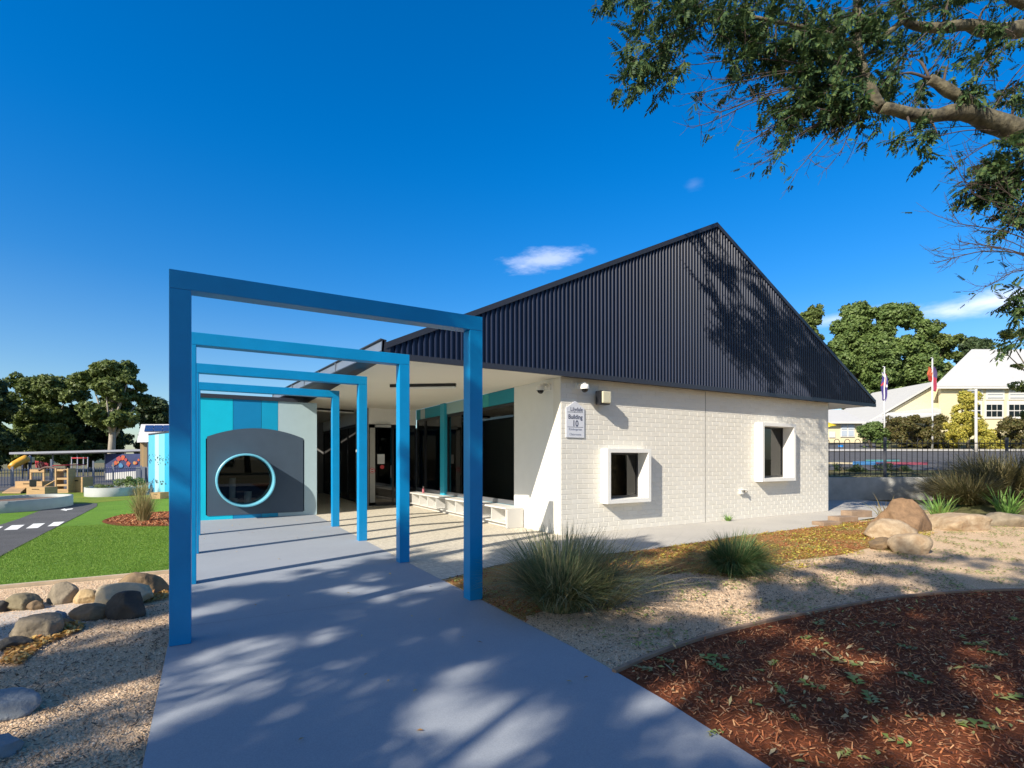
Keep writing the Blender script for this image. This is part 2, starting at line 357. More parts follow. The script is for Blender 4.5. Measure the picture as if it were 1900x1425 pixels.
for k, pp in enumerate([[(7, 985), (32, 984), (46, 975), (22, 976)], [(48, 982), (70, 981), (84, 972), (62, 973)], [(88, 978), (108, 977), (120, 969), (100, 970)], [(-34, 988), (-8, 987), (6, 978), (-18, 979)]]):
    sheet('crossing_stripe', [g(*p) for p in pp], .017, LINEW)
sheet('painted_arrow', [g(*p) for p in [(112, 947), (120, 944.6), (122, 945.6), (136, 944), (134, 946), (124, 947.6), (124, 949)]], .017, LINEW)
sheet('mulch_patch', [(p.x, p.y) for p in smooth_poly([g(190, 967), g(225, 956), g(280, 951), g(340, 950), g(345, 972), g(300, 977), g(240, 977), g(205, 974)], 5, True)], .012, GMULCH)
sheet('asphalt_yard', [(-30, 33.5), (0, 33.5), (4, 60), (-30, 60)], .004, GASPH)
sheet('rubber_paving', [(-3.2, 26.5), (1, 25.5), (1, 31.5), (-3.2, 31.5)], .012, mat('green_rubber', (.22, .35, .33), .9, var=.1))

# lawn blades close to the camera edge of the turf
def scatter_blades(name, poly, nb, h, m, z=0):
    P = np.array(poly); x = rng.uniform(P[:, 0].min(), P[:, 0].max(), nb); y = rng.uniform(P[:, 1].min(), P[:, 1].max(), nb)
    k = inpoly(x, y, poly); x, y = x[k], y[k]; nb = len(x); a = rng.uniform(0, 6.28, nb); hh = rng.uniform(.5, 1, nb) * h; w = .0028 + .0003 * y
    dx, dy = np.cos(a) * w, np.sin(a) * w; tx, ty = rng.normal(0, .4, nb) * hh, rng.normal(0, .4, nb) * hh
    V = np.stack([np.stack([x - dx, y - dy, np.full(nb, z)], 1), np.stack([x + dx, y + dy, np.full(nb, z)], 1), np.stack([x + tx, y + ty, z + hh], 1)], 1).reshape(-1, 3)
    return npmesh(name, V, np.arange(nb * 3).reshape(-1, 3), m)
TURFB = mat('turf_blades', (.1, .3, .03), .6, island=[(.10, .20, .015), (.17, .30, .03), (.28, .40, .07)], trans=.3)
stuff(scatter_blades('grass', [(-5, 8.26), (PATHL - .02, 8.26), (PATHL - .02, 15), (-2.85, 15), (-2.78, 10.9), (-2.4, 8.26)], 130000, .020, TURFB), 'short green turf blades of the lawn beside the path', 'grass')

near_r0 = [(2.52, 2.9)] + edge[:30] + [(9.5, 4.0), (5, 5), (2.52, 5.6)]
# chips, pebbles and fallen leaves
def scatter_quads(name, poly, nb, L, Wd, m, z=.01, tilt=.35, dens=None, leaf=False):
    P = np.array([(p[0], p[1]) for p in poly]); x = rng.uniform(P[:, 0].min(), P[:, 0].max(), nb); y = rng.uniform(P[:, 1].min(), P[:, 1].max(), nb)
    k = inpoly(x, y, poly)
    if dens is not None:
        nn = np.array([noise.noise((a * dens[0], b * dens[0], dens[1])) for a, b in zip(x, y)]); k &= nn > dens[2] + rng.uniform(-.15, .15, nb)
    x, y = x[k], y[k]; nb = len(x); a = rng.uniform(0, 6.28, nb); l = rng.uniform(.45, 1.2, nb) * L; w = rng.uniform(.6, 1.2, nb) * Wd
    u = np.stack([np.cos(a), np.sin(a), rng.normal(0, tilt, nb)], 1); v = np.stack([-np.sin(a), np.cos(a), rng.normal(0, tilt, nb)], 1)
    c = np.stack([x, y, z + np.abs(rng.normal(0, .006, nb)) + np.abs(u[:, 2]) * l * .5], 1)
    U = u * l[:, None] / 2; Vv = v * w[:, None] / 2
    if leaf:
        up = np.array([0, 0, 1.]) * (w * .25)[:, None]
        V = np.stack([c - U, c + Vv + up, c + U, c - Vv + up], 1)
    else: V = np.stack([c - U - Vv, c + U - Vv * .7, c + U * .9 + Vv * .8, c - U + Vv], 1)
    return npmesh(name, V.reshape(-1, 3), np.arange(nb * 4).reshape(-1, 4), m)
CHIP = mat('chip_bark', (.2, .07, .03), .85, island=[(.12, .034, .013), (.22, .062, .022), (.34, .10, .035), (.44, .17, .065), (.55, .32, .16)])
stuff(scatter_quads('bark_chips', [(2.33, 0), (2.35, 1.4), (2.46, 2.3), (2.52, edge[0][1] - .05)] + [(x, y - .03) for x, y in edge] + [(12, -3), (6, -3)], 120000, .036, .0075, CHIP, .006, .35), 'red brown bark chips covering the mulch bed', 'mulch')
stuff(scatter_quads('bark_chips', strip, 26000, .035, .010, CHIP, .006, .35, dens=(1.3, 3, -.3)), 'loose brown bark chips beside the white wall pavement', 'mulch')
stuff(scatter_quads('bark_chips', [g(195, 967), g(225, 957), g(280, 952), g(315, 951), g(315, 976), g(240, 976)], 5000, .06, .02, CHIP, .014, .3), 'red brown mulch round the small grass tuft in the lawn', 'mulch')
LEAFY = mat('litter_yellow', (.5, .45, .08), .7, island=[(.34, .34, .05), (.60, .50, .08), (.50, .46, .07), (.66, .48, .14), (.45, .20, .05)], trans=.25)
LEAFG = mat('litter_green', (.25, .38, .08), .7, island=[(.20, .28, .05), (.30, .40, .10), (.50, .46, .20), (.24, .30, .08), (.30, .18, .08)], trans=.2)
LEAFO = mat('litter_orange', (.6, .35, .1), .7, island=[(.65, .42, .10), (.50, .25, .07), (.70, .55, .22), (.35, .14, .05)], trans=.2)
stuff(scatter_quads('leaf_litter', [(4.2, 5.7)] + [(x, y - .05) for x, y in pave_edge[5:]] + [(14.6, 6.4), (13.6, 4.8), (9.7, 4.3), (6, 4)], 17000, .065, .022, LEAFY, .012, .25, dens=(1.1, 8, -.02), leaf=True), 'yellow green fallen leaves lying along the pavement', 'leaves')
stuff(scatter_quads('leaf_litter', [(2.52, edge[0][1])] + edge + [(24, -3), (24, 9), (14.6, 6.6)] + pave_edge[::-1], 90000, .06, .020, LEAFG, .01, .2, dens=(2.1, 5, .06), leaf=True), 'scattered green fallen leaves on the pale gravel', 'leaves')
stuff(scatter_quads('leaf_litter', [g(0, 1235), g(20, 1200), g(60, 1178), g(120, 1160), g(155, 1160), g(150, 1172), g(80, 1200), g(40, 1235)], 2600, .05, .025, LEAFO, .01, .35, leaf=True), 'orange yellow dry leaves gathered in front of the river stones', 'leaves')
stuff(scatter_quads('leaf_litter', [g(250, 1108), g(312, 1095), g(312, 1112), g(262, 1122)], 900, .05, .02, LEAFO, .01, .3, leaf=True), 'brown dry leaves caught behind the dark round stone', 'leaves')
stuff(scatter_quads('leaf_litter', [(2.33, 0), (2.35, 1.4), (2.46, 2.3), (2.52, edge[0][1] - .05)] + edge + [(12, -3), (6, -3)], 5200, .06, .022, mat('litter_tan', (.5, .4, .2), .7, island=[(.50, .40, .20), (.32, .36, .10), (.62, .50, .28), (.40, .22, .09)], trans=.2), .016, .3, dens=(1.7, 2, .0), leaf=True), 'tan and pale green dead leaves scattered on the red mulch', 'leaves')
stuff(scatter_quads('leaf_litter', path_pts, 90, .05, .02, LEAFO, .016, .15, leaf=True), 'single dry leaves lying on the grey path', 'leaves')
for y_ in (5.45, 10.55): sheet('path_joint', [(PATHL + .01, y_), (2.49, y_), (2.49, y_ + .004), (PATHL + .01, y_ + .004)], .0155, mat('joint_dark', (.18, .18, .18), .9))
stuff(scatter_quads('garden_debris', [(-2.8, 2), (PATHL - .01, 2), (PATHL - .01, 6.4), (-2.8, 6.4)], 6000, .03, .009, mat('debris_dark', (.1, .08, .06), .9, island=[(.05, .04, .03), (.12, .09, .06), (.22, .16, .10), (.07, .05, .04)]), .008, .3), 'dark bark crumbs and twig bits scattered over the gravel at left', 'debris')
stuff(scatter_quads('garden_debris', near_r0, 7000, .03, .010, MATS['debris_dark'], .008, .3), 'dark bark crumbs and twig bits scattered over the gravel at right', 'debris')
def pebbles(name, poly, nb, s, m, dens=None):
    P = np.array([(p[0], p[1]) for p in poly]); x = rng.uniform(P[:, 0].min(), P[:, 0].max(), nb); y = rng.uniform(P[:, 1].min(), P[:, 1].max(), nb)
    k = inpoly(x, y, poly)
    x, y = x[k], y[k]; nb = len(x); o = np.array([(1, 0, 0), (0, 1, 0), (-1, 0, 0), (0, -1, 0), (0, 0, .8)])
    a = rng.uniform(0, 6.28, nb); r = rng.uniform(.4, 1.3, nb) * s; ca, sa = np.cos(a), np.sin(a)
    V = np.zeros((nb, 5, 3)); e = rng.uniform(.6, 1, nb)
    for i in range(5): V[:, i, 0] = x + r * (o[i, 0] * ca - o[i, 1] * sa * e); V[:, i, 1] = y + r * (o[i, 0] * sa + o[i, 1] * ca * e); V[:, i, 2] = .001 + r * o[i, 2]
    Fq = (np.arange(nb)[:, None, None] * 5 + np.array([(0, 1, 4), (1, 2, 4), (2, 3, 4), (3, 0, 4)])[None]).reshape(-1, 3)
    return npmesh(name, V.reshape(-1, 3), Fq, m)
PEB = mat('pebble', (.5, .42, .33), .85, island=[(.28, .18, .12), (.64, .44, .28), (.80, .59, .39), (.52, .36, .23), (.88, .71, .52)])
near_r = [(2.52, 2.8)] + edge[:26] + [(8.5, 4.2), (5, 5), (2.52, 5.6)]
stuff(pebbles('pebbles', near_r, 42000, .009, PEB), 'pale granite pebbles on the gravel by the tussocks', 'gravel')
stuff(pebbles('pebbles', [(-2.6, 2), (PATHL - .01, 2), (PATHL - .01, 8.1), (-2.6, 8.1)], 40000, .009, PEB), 'pale granite pebbles on the gravel left of the path', 'gravel')
# a few single fallen sprigs on the mulch
def sprig(px, py, s, m, n=6, ang=0, z=.02):
    x, y = g(px, py); V = []; Fq = []
    for i in range(n):
        for sd in (-1, 1):
            t = i / n; cx_, cy_ = x + math.cos(ang) * s * t, y + math.sin(ang) * s * t; a = ang + sd * (1.0 - .4 * t); L = s * .42 * random.uniform(.6, 1.1); w = L * .3; a += random.uniform(-.35, .35)
            ux, uy = math.cos(a), math.sin(a)
            b = len(V); V += [(cx_, cy_, z), (cx_ + ux * L * .5 - uy * w, cy_ + uy * L * .5 + ux * w, z + .012), (cx_ + ux * L, cy_ + uy * L, z + .004), (cx_ + ux * L * .5 + uy * w, cy_ + uy * L * .5 - ux * w, z + .012)]
            Fq.append((b, b + 1, b + 2, b + 3))
    return V, Fq
SV = []; SF = []
for px, py, s, an in [(1515, 1163, .3, .2), (1300, 1225, .34, -.4), (1340, 1250, .26, .6), (1600, 1240, .3, 2.4), (1490, 1190, .2, .1), (1660, 1165, .25, .9), (1790, 1200, .25, .3), (1805, 1243, .2, 0), (1720, 1275, .3, 2.2), (1590, 1275, .3, .4), (1530, 1285, .25, 1.2), (1775, 1350, .3, -.2), (1690, 1390, .2, 2), (1870, 1222, .25, .5), (1880, 1155, .2, 1), (1480, 1345, .12, 1), (1340, 1365, .15, 2.4), (1560, 1412, .15, .3), (1250, 1235, .2, 1), (1210, 1250, .2, 2.1), (1850, 1300, .3, -.5), (1455, 1295, .2, .9), (1380, 1195, .15, 2.8), (1620, 1310, .25, .1), (1700, 1210, .22, 1.9), (1430, 1240, .2, .4)]:
    v, f = sprig(px, py, s * .62, None, 4, an + rng.normal(0, .5)); b = len(SV); SV += v; SF += [tuple(i + b for i in q) for q in f]
stuff(npmesh('fallen_sprigs', np.array(SV), np.array(SF), LEAFG), 'green leafy sprigs fallen on the red mulch', 'leaves')

# ------------------------------------------------------------------ rocks
def rock(name, px, pyb, wpx, hpx, m, label, group=None, seed=0, squash=1, ang=0, depthf=.8, z0=0, flat=False, ncut=9, peak=0):
    d = (EYE - z0) * F / (pyb - CY); c = at(px, pyb, d); w = wpx / F * d / 2; h = hpx / F * d
    d2 = d + w * depthf * .7; x, y = c.x + SN * w * depthf * .7, c.y + CS * w * depthf * .7
    bm = bmesh.new(); bmesh.ops.create_icosphere(bm, subdivisions=4, radius=1)
    rr = random.Random(seed + 11); planes = [(Vector((rr.gauss(0, 1), rr.gauss(0, 1), rr.gauss(0, .6))).normalized(), rr.uniform(.58, .92)) for _ in range(ncut)]
    if flat: planes.append((Vector((0, 0, 1)), .55))
    for v in bm.verts:
        p = v.co.copy()
        for nrm, dd_ in planes:
            e = p.dot(nrm) - dd_
            if e > 0: p -= nrm * e * .93
        nn = noise.noise(p * 1.3 + Vector((seed * 3.1, 0, 0))) * .12 + noise.noise(p * 4 + Vector((0, seed, 0))) * .05 + noise.noise(p * 11) * .025 + noise.noise(p * 25) * .010
        p *= 1 + nn; v.co = p
    zs = [v.co.z for v in bm.verts]; zt = max(zs); M = Matrix.Rotation(-TH + ang, 3, 'Z')
    mxx = max(abs(v.co.x) for v in bm.verts)
    for v in bm.verts:
        zz = (v.co.z + .45) / (zt + .45) * h; kk = 1.12 - peak * max(0, zz / h) if peak else 1; v.co.x *= kk; v.co.y *= kk; v.co = M @ Vector((v.co.x / mxx * w, v.co.y / mxx * w * depthf, 0)) + Vector((0, 0, zz))
    me = bpy.data.meshes.new(name); bm.to_mesh(me); bm.free(); me.materials.append(m); me.polygons.foreach_set('use_smooth', [True] * len(me.polygons))
    o = link(name, me); o.location = (x, y, z0 - .01); return tag(o, label, 'rock', group)
def rmat(n, c, c2): return mat(n, c, .85, var=.3, vscale=5.5, bump=1.6, bscale=22, col2=c2)
RG = rmat('rock_grey', (.14, .115, .08), (.30, .25, .18)); RO = rmat('rock_olive', (.12, .10, .06), (.24, .20, .12)); RT = rmat('rock_tan', (.36, .24, .11), (.55, .42, .24))
RD = rmat('rock_dark', (.03, .03, .03), (.075, .068, .055)); RB = rmat('rock_beige', (.36, .29, .19), (.48, .40, .27)); RR = rmat('rock_rust', (.13, .08, .045), (.29, .18, .10)); RW = rmat('rock_brown', (.10, .07, .045), (.28, .19, .10))
RS = rmat('rock_blue', (.15, .17, .19), (.27, .30, .32)); RC = rmat('rock_cream', (.26, .17, .095), (.48, .38, .26))
GR = 'river stones along the dry creek bed'
for i, a in enumerate([
    (27, 1133, 58, 30, RO, 'olive grey rounded stone in the back row, left of the small brown one'),
    (60, 1133, 34, 19, RW, 'small brown stone beside the olive grey one in the back row'),
    (102, 1122, 58, 40, RG, 'large egg shaped grey stone standing in the back row'),
    (148, 1121, 46, 27, RT, 'rough golden tan stone right of the egg shaped grey stone'),
    (195, 1104, 42, 17, RG, 'low flat grey stone half hidden behind the long beige one'),
    (250, 1107, 82, 45, RW, 'big brown boulder at the right end by the lawn edging'),
    (203, 1130, 108, 42, RB, 'long smooth beige stone leaning behind the black round one'),
    (222, 1150, 72, 52, RD, 'nearly black round stone at the right front of the creek'),
    (150, 1152, 74, 28, RW, 'brown and black stone left of the nearly black round stone'),
    (104, 1151, 28, 18, RS, 'small blue grey stone next to the brown and black one'),
    (116, 1162, 28, 15, RW, 'tiny brown stone at the front beneath the blue grey one'),
    (50, 1187, 84, 46, RG, 'large slanting grey stone in the front row near the left edge'),
    (12, 1207, 60, 22, RD, 'flat dark stone at the left edge in front of the leaves'),
    (-8, 1137, 34, 22, RD, 'dark stone cut by the left edge in the back row'),
    (95, 1160, 20, 10, RD, 'tiny dark stone between the big slanting grey stone and the tiny brown one')]):
    rock('river_stone', *a[:5], a[5], GR, seed=i * 7 + 2)
rock('stone_slab', -30, 1338, 140, 34, RS, 'flat blue grey stone slab on the gravel at the left edge, the upper one', 'blue grey slabs on the gravel', 91, depthf=.75, flat=True)
rock('stone_slab', -25, 1412, 90, 30, RS, 'flat blue grey stone slab on the gravel at the left edge, the lower one', 'blue grey slabs on the gravel', 93, depthf=.8, flat=True)
GB = 'sandstone boulders edging the gravel'
for i, a in enumerate([
    (1697, 986, 112, 62, RR, 'tallest rust brown boulder with a pointed top'),
    (1660, 1001, 84, 38, RC, 'buff boulder in front of the tall rust brown boulder'),
    (1644, 1021, 54, 24, RW, 'small brown boulder at the front left of the boulder group'),
    (1706, 1029, 82, 38, RC, 'cream and orange boulder at the front right of the boulder group'),
    (1803, 984, 120, 31, RC, 'long low cream boulder right of the tall rust brown one'),
    (1885, 978, 100, 27, RG, 'long grey blocky boulder at the right edge of the picture')]):
    rock('sandstone_boulder', *a[:5], a[5], GB, seed=i * 5 + 40, depthf=.7, ncut=16, peak=.55 if i == 0 else 0)
for i, (px, py, w, lb) in enumerate([(1550, 977, 44, 'lowest and nearest stone step block at the pavement edge'), (1580, 970, 46, 'middle stone step block at the pavement edge'), (1605, 961, 50, 'farthest and highest stone step block at the pavement edge')]):
    d = EYE * F / (py - CY); p = at(px - w / 2, py, d); L = w / F * d; p.z = -.01
    tag(MB().bev(0, 0, 0, L, .32, .10 + .04 * i, .015).build('step_block', mat('step_stone', (.27, .19, .13), .85, var=.25, vscale=4, bump=.5)), lb, 'step', 'stone step blocks').location = p
    bpy.data.objects[-1] if False else None
for o in COL.objects:
    if o.name.startswith('step_block'): o.rotation_euler.z = -.25

# ------------------------------------------------------------------ blue portal frames
def make_frame():
    t = thing('portal_frame', '', 'frame')
    x0, x1, w, dp, h = -.26, 2.53, .15, .16, 3.0
    MB().bev(x0, 0, 0, x0 + w, dp, h - w, .006).build('post', BLUE, t)
    MB().bev(x1 - w, 0, 0, x1, dp, h - w, .006).build('post', BLUE, t)
    MB().bev(x0, 0, h - w + .0005, x1, dp, h, .006).build('beam', BLUE, t)
    return t
FL = ['nearest and largest blue portal frame over the path', 'second blue portal frame counting from the camera', 'third blue portal frame counting from the camera, beside the porch', 'farthest blue portal frame, closest to the round window wall']
GF = 'blue portal frames across the path'
f0 = make_frame(); f0['label'] = FL[0]; f0['group'] = GF; f0.location = (0, 4.93, .012)
for i, y in enumerate((7.24, 9.55, 11.86)): copy_tree(f0, (0, y, .012), FL[i + 1], GF)

# ------------------------------------------------------------------ kindergarten building
B = thing('kindergarten_building', 'low white painted brick building under a tall navy ribbed gable with a covered porch', 'building', (6, 8.31, 0))
X0, X1, Y0, Y1 = 5.98, 15.44, 8.31, 26.0
# windows in the gable wall: (x0,x1,z0,z1) of the box surround
WN = [(7.0, 8.21, .59, 1.72), (12.06, 13.50, .93, 2.43)]
CJ = 10.19
m = MB(); m.m = 0; H = .1; BW = .27
def brick(m, x0, x1, z0, z1):
    y = Y0; j = .004; c = .004; x0 += j; x1 -= j; z0 += j; z1 -= j
    if x1 - x0 < .02: return
    m.add([(x0, y + .006, z0), (x1, y + .006, z0), (x1, y + .006, z1), (x0, y + .006, z1), (x0 + c, y, z0 + c), (x1 - c, y, z0 + c), (x1 - c, y, z1 - c), (x0 + c, y, z1 - c)],
          [(4, 5, 6, 7), (0, 1, 5, 4), (1, 2, 6, 5), (2, 3, 7, 6), (3, 0, 4, 7)])
for r_ in range(31):
    z0 = r_ * H; x = X0 - (BW / 2 if r_ % 2 else 0)
    while x < X1:
        a, b = max(x, X0 + .012), min(x + BW, X1)
        segs = [(a, b)]
        for wx0, wx1, wz0, wz1 in WN:
            if z0 + H > wz0 + .05 and z0 < wz1 - .05:
                ns = []
                for s0, s1 in segs:
                    if s1 <= wx0 + .05 or s0 >= wx1 - .05: ns.append((s0, s1))
                    else:
                        if s0 < wx0 + .05: ns.append((s0, wx0 + .05))
                        if s1 > wx1 - .05: ns.append((wx1 - .05, s1))
                segs = ns
        for s0, s1 in segs:
            if s0 < CJ < s1: brick(m, s0, CJ - .004, z0, z0 + H); brick(m, CJ + .004, s1, z0, z0 + H)
            else: brick(m, s0, s1, z0, z0 + H)
        x += BW
m.build('brick_face', BRICKP, B)
# mortar plane with window holes, thickness behind
m = MB(); ym = Y0 + .0042
xsx = [X0, WN[0][0] + .04, WN[0][1] - .04, WN[1][0] + .04, WN[1][1] - .04, X1]
def wallseg(x0, x1, z0, z1): m.box(x0, ym, z0, x1, ym + .25, z1)
wallseg(xsx[0], xsx[1], 0, 3.12); wallseg(xsx[2], xsx[3], 0, 3.12); wallseg(xsx[4], xsx[5], 0, 3.12)
for k in (0, 1): wallseg(xsx[1 + 2 * k], xsx[2 + 2 * k], 0, WN[k][2] + .04); wallseg(xsx[1 + 2 * k], xsx[2 + 2 * k], WN[k][3] - .04, 3.12)
m.build('gable_wall', MORTAR, B)
MB().box(CJ - .004, Y0 - .001, 0, CJ + .004, Y0 + .008, 3.1).build('control_joint', mat('joint_grey', (.12, .12, .12), .8), B)
MB().box(X1 - .25, ym + .25, 0, X1, Y1, 3.12).build('far_side_wall', WHITE, B)
MB().box(X0, Y1, 0, X1, Y1 + .2, 3.12).build('back_wall', WHITE, B)
MB().box(X0, ym + .25, 0, X0 + .25, 10.1, 3.12).build('porch_corner_wall', WHITE, B)
# box windows
for k, (a, b, c, d) in enumerate(WN):
    fr = MB(); yf, yb = Y0 - .21, Y0 + .02; t = .085
    fr.bev(a, yf, c, a + t, yb, d, .004); fr.bev(b - t, yf, c, b, yb, d, .004); fr.bev(a + t, yf, c, b - t, yb, c + t, .004); fr.bev(a + t, yf, d - t, b - t, yb, d, .004)
    w = fr.build('box_window', WHITE, B)
    # reveal into the wall
    rv = MB(); y2 = Y0 + .2
    rv.box(a + .02, yb, c + .02, a + t, y2, d - .02); rv.box(b - t, yb, c + .02, b - .02, y2, d - .02); rv.box(a + t, yb, c + .02, b - t, y2, c + t); rv.box(a + t, yb, d - t, b - t, y2, d - .02)
    o = rv.build('window_reveal', WHITE, w)
    s = MB(); x0, x1, z0, z1 = a + t, b - t, c + t, d - t; yy = Y0 + .10
    s.box(x0, yy, z0, x0 + .04, yy + .05, z1); s.box(x1 - .04, yy, z0, x1, yy + .05, z1); s.box(x0 + .04, yy, z0, x1 - .04, yy + .05, z0 + .05); s.box(x0 + .04, yy, z1 - .04, x1 - .04, yy + .05, z1)
    s.build('window_frame', BLACKM, w)
    MB().box(x0 + .04, yy + .02, z0 + .05, x1 - .04, yy + .026, z1 - .04).build('window_pane', GLASS, w)
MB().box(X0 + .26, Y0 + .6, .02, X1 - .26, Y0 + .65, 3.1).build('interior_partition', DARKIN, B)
# ribbed gable cladding
YG = 8.10; PL, PK, PR = (2.43, 3.31), (10.29, 7.01), (17.57, 3.26); ZB = 3.18
def rakez(x): return PL[1] + (x - PL[0]) * (PK[1] - PL[1]) / (PK[0] - PL[0]) if x < PK[0] else PK[1] + (x - PK[0]) * (PR[1] - PK[1]) / (PR[0] - PK[0])
m = MB(); pitch = .096; x = PL[0]; prof = []
while x < PR[0] - .001:
    prof += [(x, .0), (x + .050, .0), (x + .066, -.032), (x + .090, -.032)]; x += pitch
prof = [(px_, py_) for px_, py_ in prof if px_ < PR[0]] + [(PR[0], 0)]
vs = []
for px_, py_ in prof: vs += [(px_, YG + py_, ZB), (px_, YG + py_, max(ZB + .002, rakez(px_) - .02))]
m.add(vs, [(2 * i, 2 * i + 2, 2 * i + 3, 2 * i + 1) for i in range(len(prof) - 1)])
m.build('gable_cladding', NAVY, B)
MB().prism([(PL[0], YG + .01, 3.13), (PR[0], YG + .01, 3.13), (PR[0], YG + .01, PR[1]), (PK[0], YG + .01, PK[1] - .02), (PL[0], YG + .01, PL[1])], (0, .06, 0)).build('gable_backing', NAVYD, B)
MB().box(PL[0] - .02, YG - .045, 3.09, PR[0] + .02, YG + .005, ZB + .005).build('gable_base_trim', NAVYD, B)
m = MB()
for (a, b) in ((PL, PK), (PK, PR)):
    m.prism([(a[0], YG - .05, a[1] + .03), (b[0], YG - .05, b[1] + .03), (b[0], YG - .05, b[1] - .07), (a[0], YG - .05, a[1] - .07)], (0, .06, 0))
m.build('rake_capping', NAVYD, B)
m = MB()
for (a, b) in ((PL, PK), (PK, PR)):
    m.prism([(a[0], YG + .0, a[1] + .03), (b[0], YG + .0, b[1] + .03), (b[0], YG, b[1] - .07), (a[0], YG, a[1] - .07)], (0, Y1 - YG, 0))
m.build('roof', NAVYD, B)
# porch canopy soffit and eave fascia
MB().box(2.5, YG + .07, 3.12, X0 - .002, Y1, 3.16).build('porch_soffit', SOFFIT, B)
MB().box(X1 + .002, YG + .07, 3.12, PR[0] - .02, Y1, 3.16).build('eave_soffit', SOFFIT, B)
fs = B
m = MB(); n = 7; ya, yb = YG - .04, 16.5
for i in range(n):
    y0, y1 = ya + (yb - ya) * i / n, ya + (yb - ya) * (i + 1) / n - .012
    xx = lambda y: 2.36 - .085 * (y - ya) / 1.0
    m.prism([(xx(y0), y0, 3.19), (xx(y1), y1, 3.19), (xx(y1) + .02, y1, 3.37), (xx(y0) + .02, y0, 3.37)], (.03, 0, 0))
    m.box(xx(y1) - .012, y1 - .01, 3.19, xx(y1) + .03, y1 + .015, 3.38)
fo = m.build('eave_fascia', GREYSTEEL, B)
m = MB(); xx = lambda y: 2.36 - .085 * (y - ya)
m.prism([(xx(ya), ya, 3.19), (xx(yb), yb, 3.19), (2.5, yb, 3.125), (2.5, ya, 3.125)], (0, 0, .02)); m.prism([(xx(ya) - .015, ya, 3.378), (xx(yb) - .015, yb, 3.378), (2.44, yb, 3.36), (2.44, ya, 3.36)], (0, 0, .015))
m.prism([(xx(ya), ya, 3.19), (2.5, ya, 3.14), (2.5, ya, 3.32), (xx(ya) + .01, ya, 3.38)], (0, .03, 0))
m.build('eave_gutter', NAVYD, B)
# porch side glazing wall (plane X0)
PN = [((10.1, 11.35), (.0, .26, .36)), ((11.35, 12.6), (.02, .36, .38)), ((12.6, 13.96), (.30, .45, .46)), ((14.28, 15.7), (.0, .26, .36)), ((15.7, 16.1), (.40, .50, .52)), ((16.1, 16.5), (.0, .26, .36))]
for i, ((ya_, yb_), c) in enumerate(PN):
    MB().box(X0 + .01, ya_ + .006, 2.80, X0 + .08, yb_ - .006, 3.12).build('coloured_panel', mat('panel_%d' % i, c, .5), B)
MB().box(X0 - .06, 13.96, .45, X0 + .1, 14.28, 3.118).build('blue_fin', mat('fin_blue', (.02, .35, .50), .45), B)
for (ya_, yb_) in ((10.1, 12.0), (12.0, 13.95), (14.29, 15.72), (15.72, 16.48)):
    s = MB(); x = X0 + .02
    s.box(x, ya_ + .01, .56, x + .06, ya_ + .06, 2.79); s.box(x, yb_ - .06, .56, x + .06, yb_ - .01, 2.79); s.box(x, ya_ + .06, 2.72, x + .06, yb_ - .06, 2.79)
    w = s.build('porch_window', BLACKM, B)
    MB().box(x + .025, ya_ + .06, .56, x + .031, yb_ - .06, 2.72).build('window_pane', GLASS, w)
    MB().box(x - .02, ya_ + .01, .46, x + .06, yb_ - .01, .558).build('sill_rail', ALU, w)
MB().box(X0 - .02, 10.1, .38, X0 + .1, 16.5, .455).build('blue_sill', mat('sill_blue', (.12, .50, .66), .5), B)
MB().box(X0 + .05, 10.1, 0, X0 + .15, 16.5, .38).build('under_window_wall', WHITE, B)
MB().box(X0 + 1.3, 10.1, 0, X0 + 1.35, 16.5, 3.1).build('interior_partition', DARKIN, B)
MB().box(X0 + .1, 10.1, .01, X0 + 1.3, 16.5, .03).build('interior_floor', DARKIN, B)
# built-in bench with open cubbies
LAM = mat('bench_laminate', (.66, .65, .62), .5, var=.03)
b_ = MB(); b_.bev(5.54, 9.72, .42, 5.955, 16.4, .455, .004); bn = b_.build('porch_bench', LAM, B)
m = MB(); y = 9.74
while y < 16.4: m.box(5.56, y, .10, 5.94, y + .02, .418); y += .66
m.box(5.56, 9.76, .10, 5.94, 16.38, .12); m.box(5.92, 9.76, .12, 5.94, 16.38, .418); m.build('cubby_shelves', LAM, bn)
MB().box(5.66, 9.78, .012, 5.72, 16.38, .098).build('kick_board', LAM, bn)
MB().box(5.555, 9.66, .012, 5.955, 9.735, .418).build('end_panel', mat('end_grey', (.50, .49, .47), .5), bn)
bt = thing('drink_bottle', 'small pink drink bottle left standing on the far part of the porch bench', 'bottle', (5.75, 15.2, .457))
MB().tube([(5.75, 15.2, .457), (5.75, 15.2, .60), (5.75, 15.2, .63)], [.035, .035, .016], 12).build('body', mat('bottle_pink', (.55, .18, .22), .3), bt); MB().tube([(5.75, 15.2, .631), (5.75, 15.2, .66)], .018, 10).build('cap', WHITE, bt)
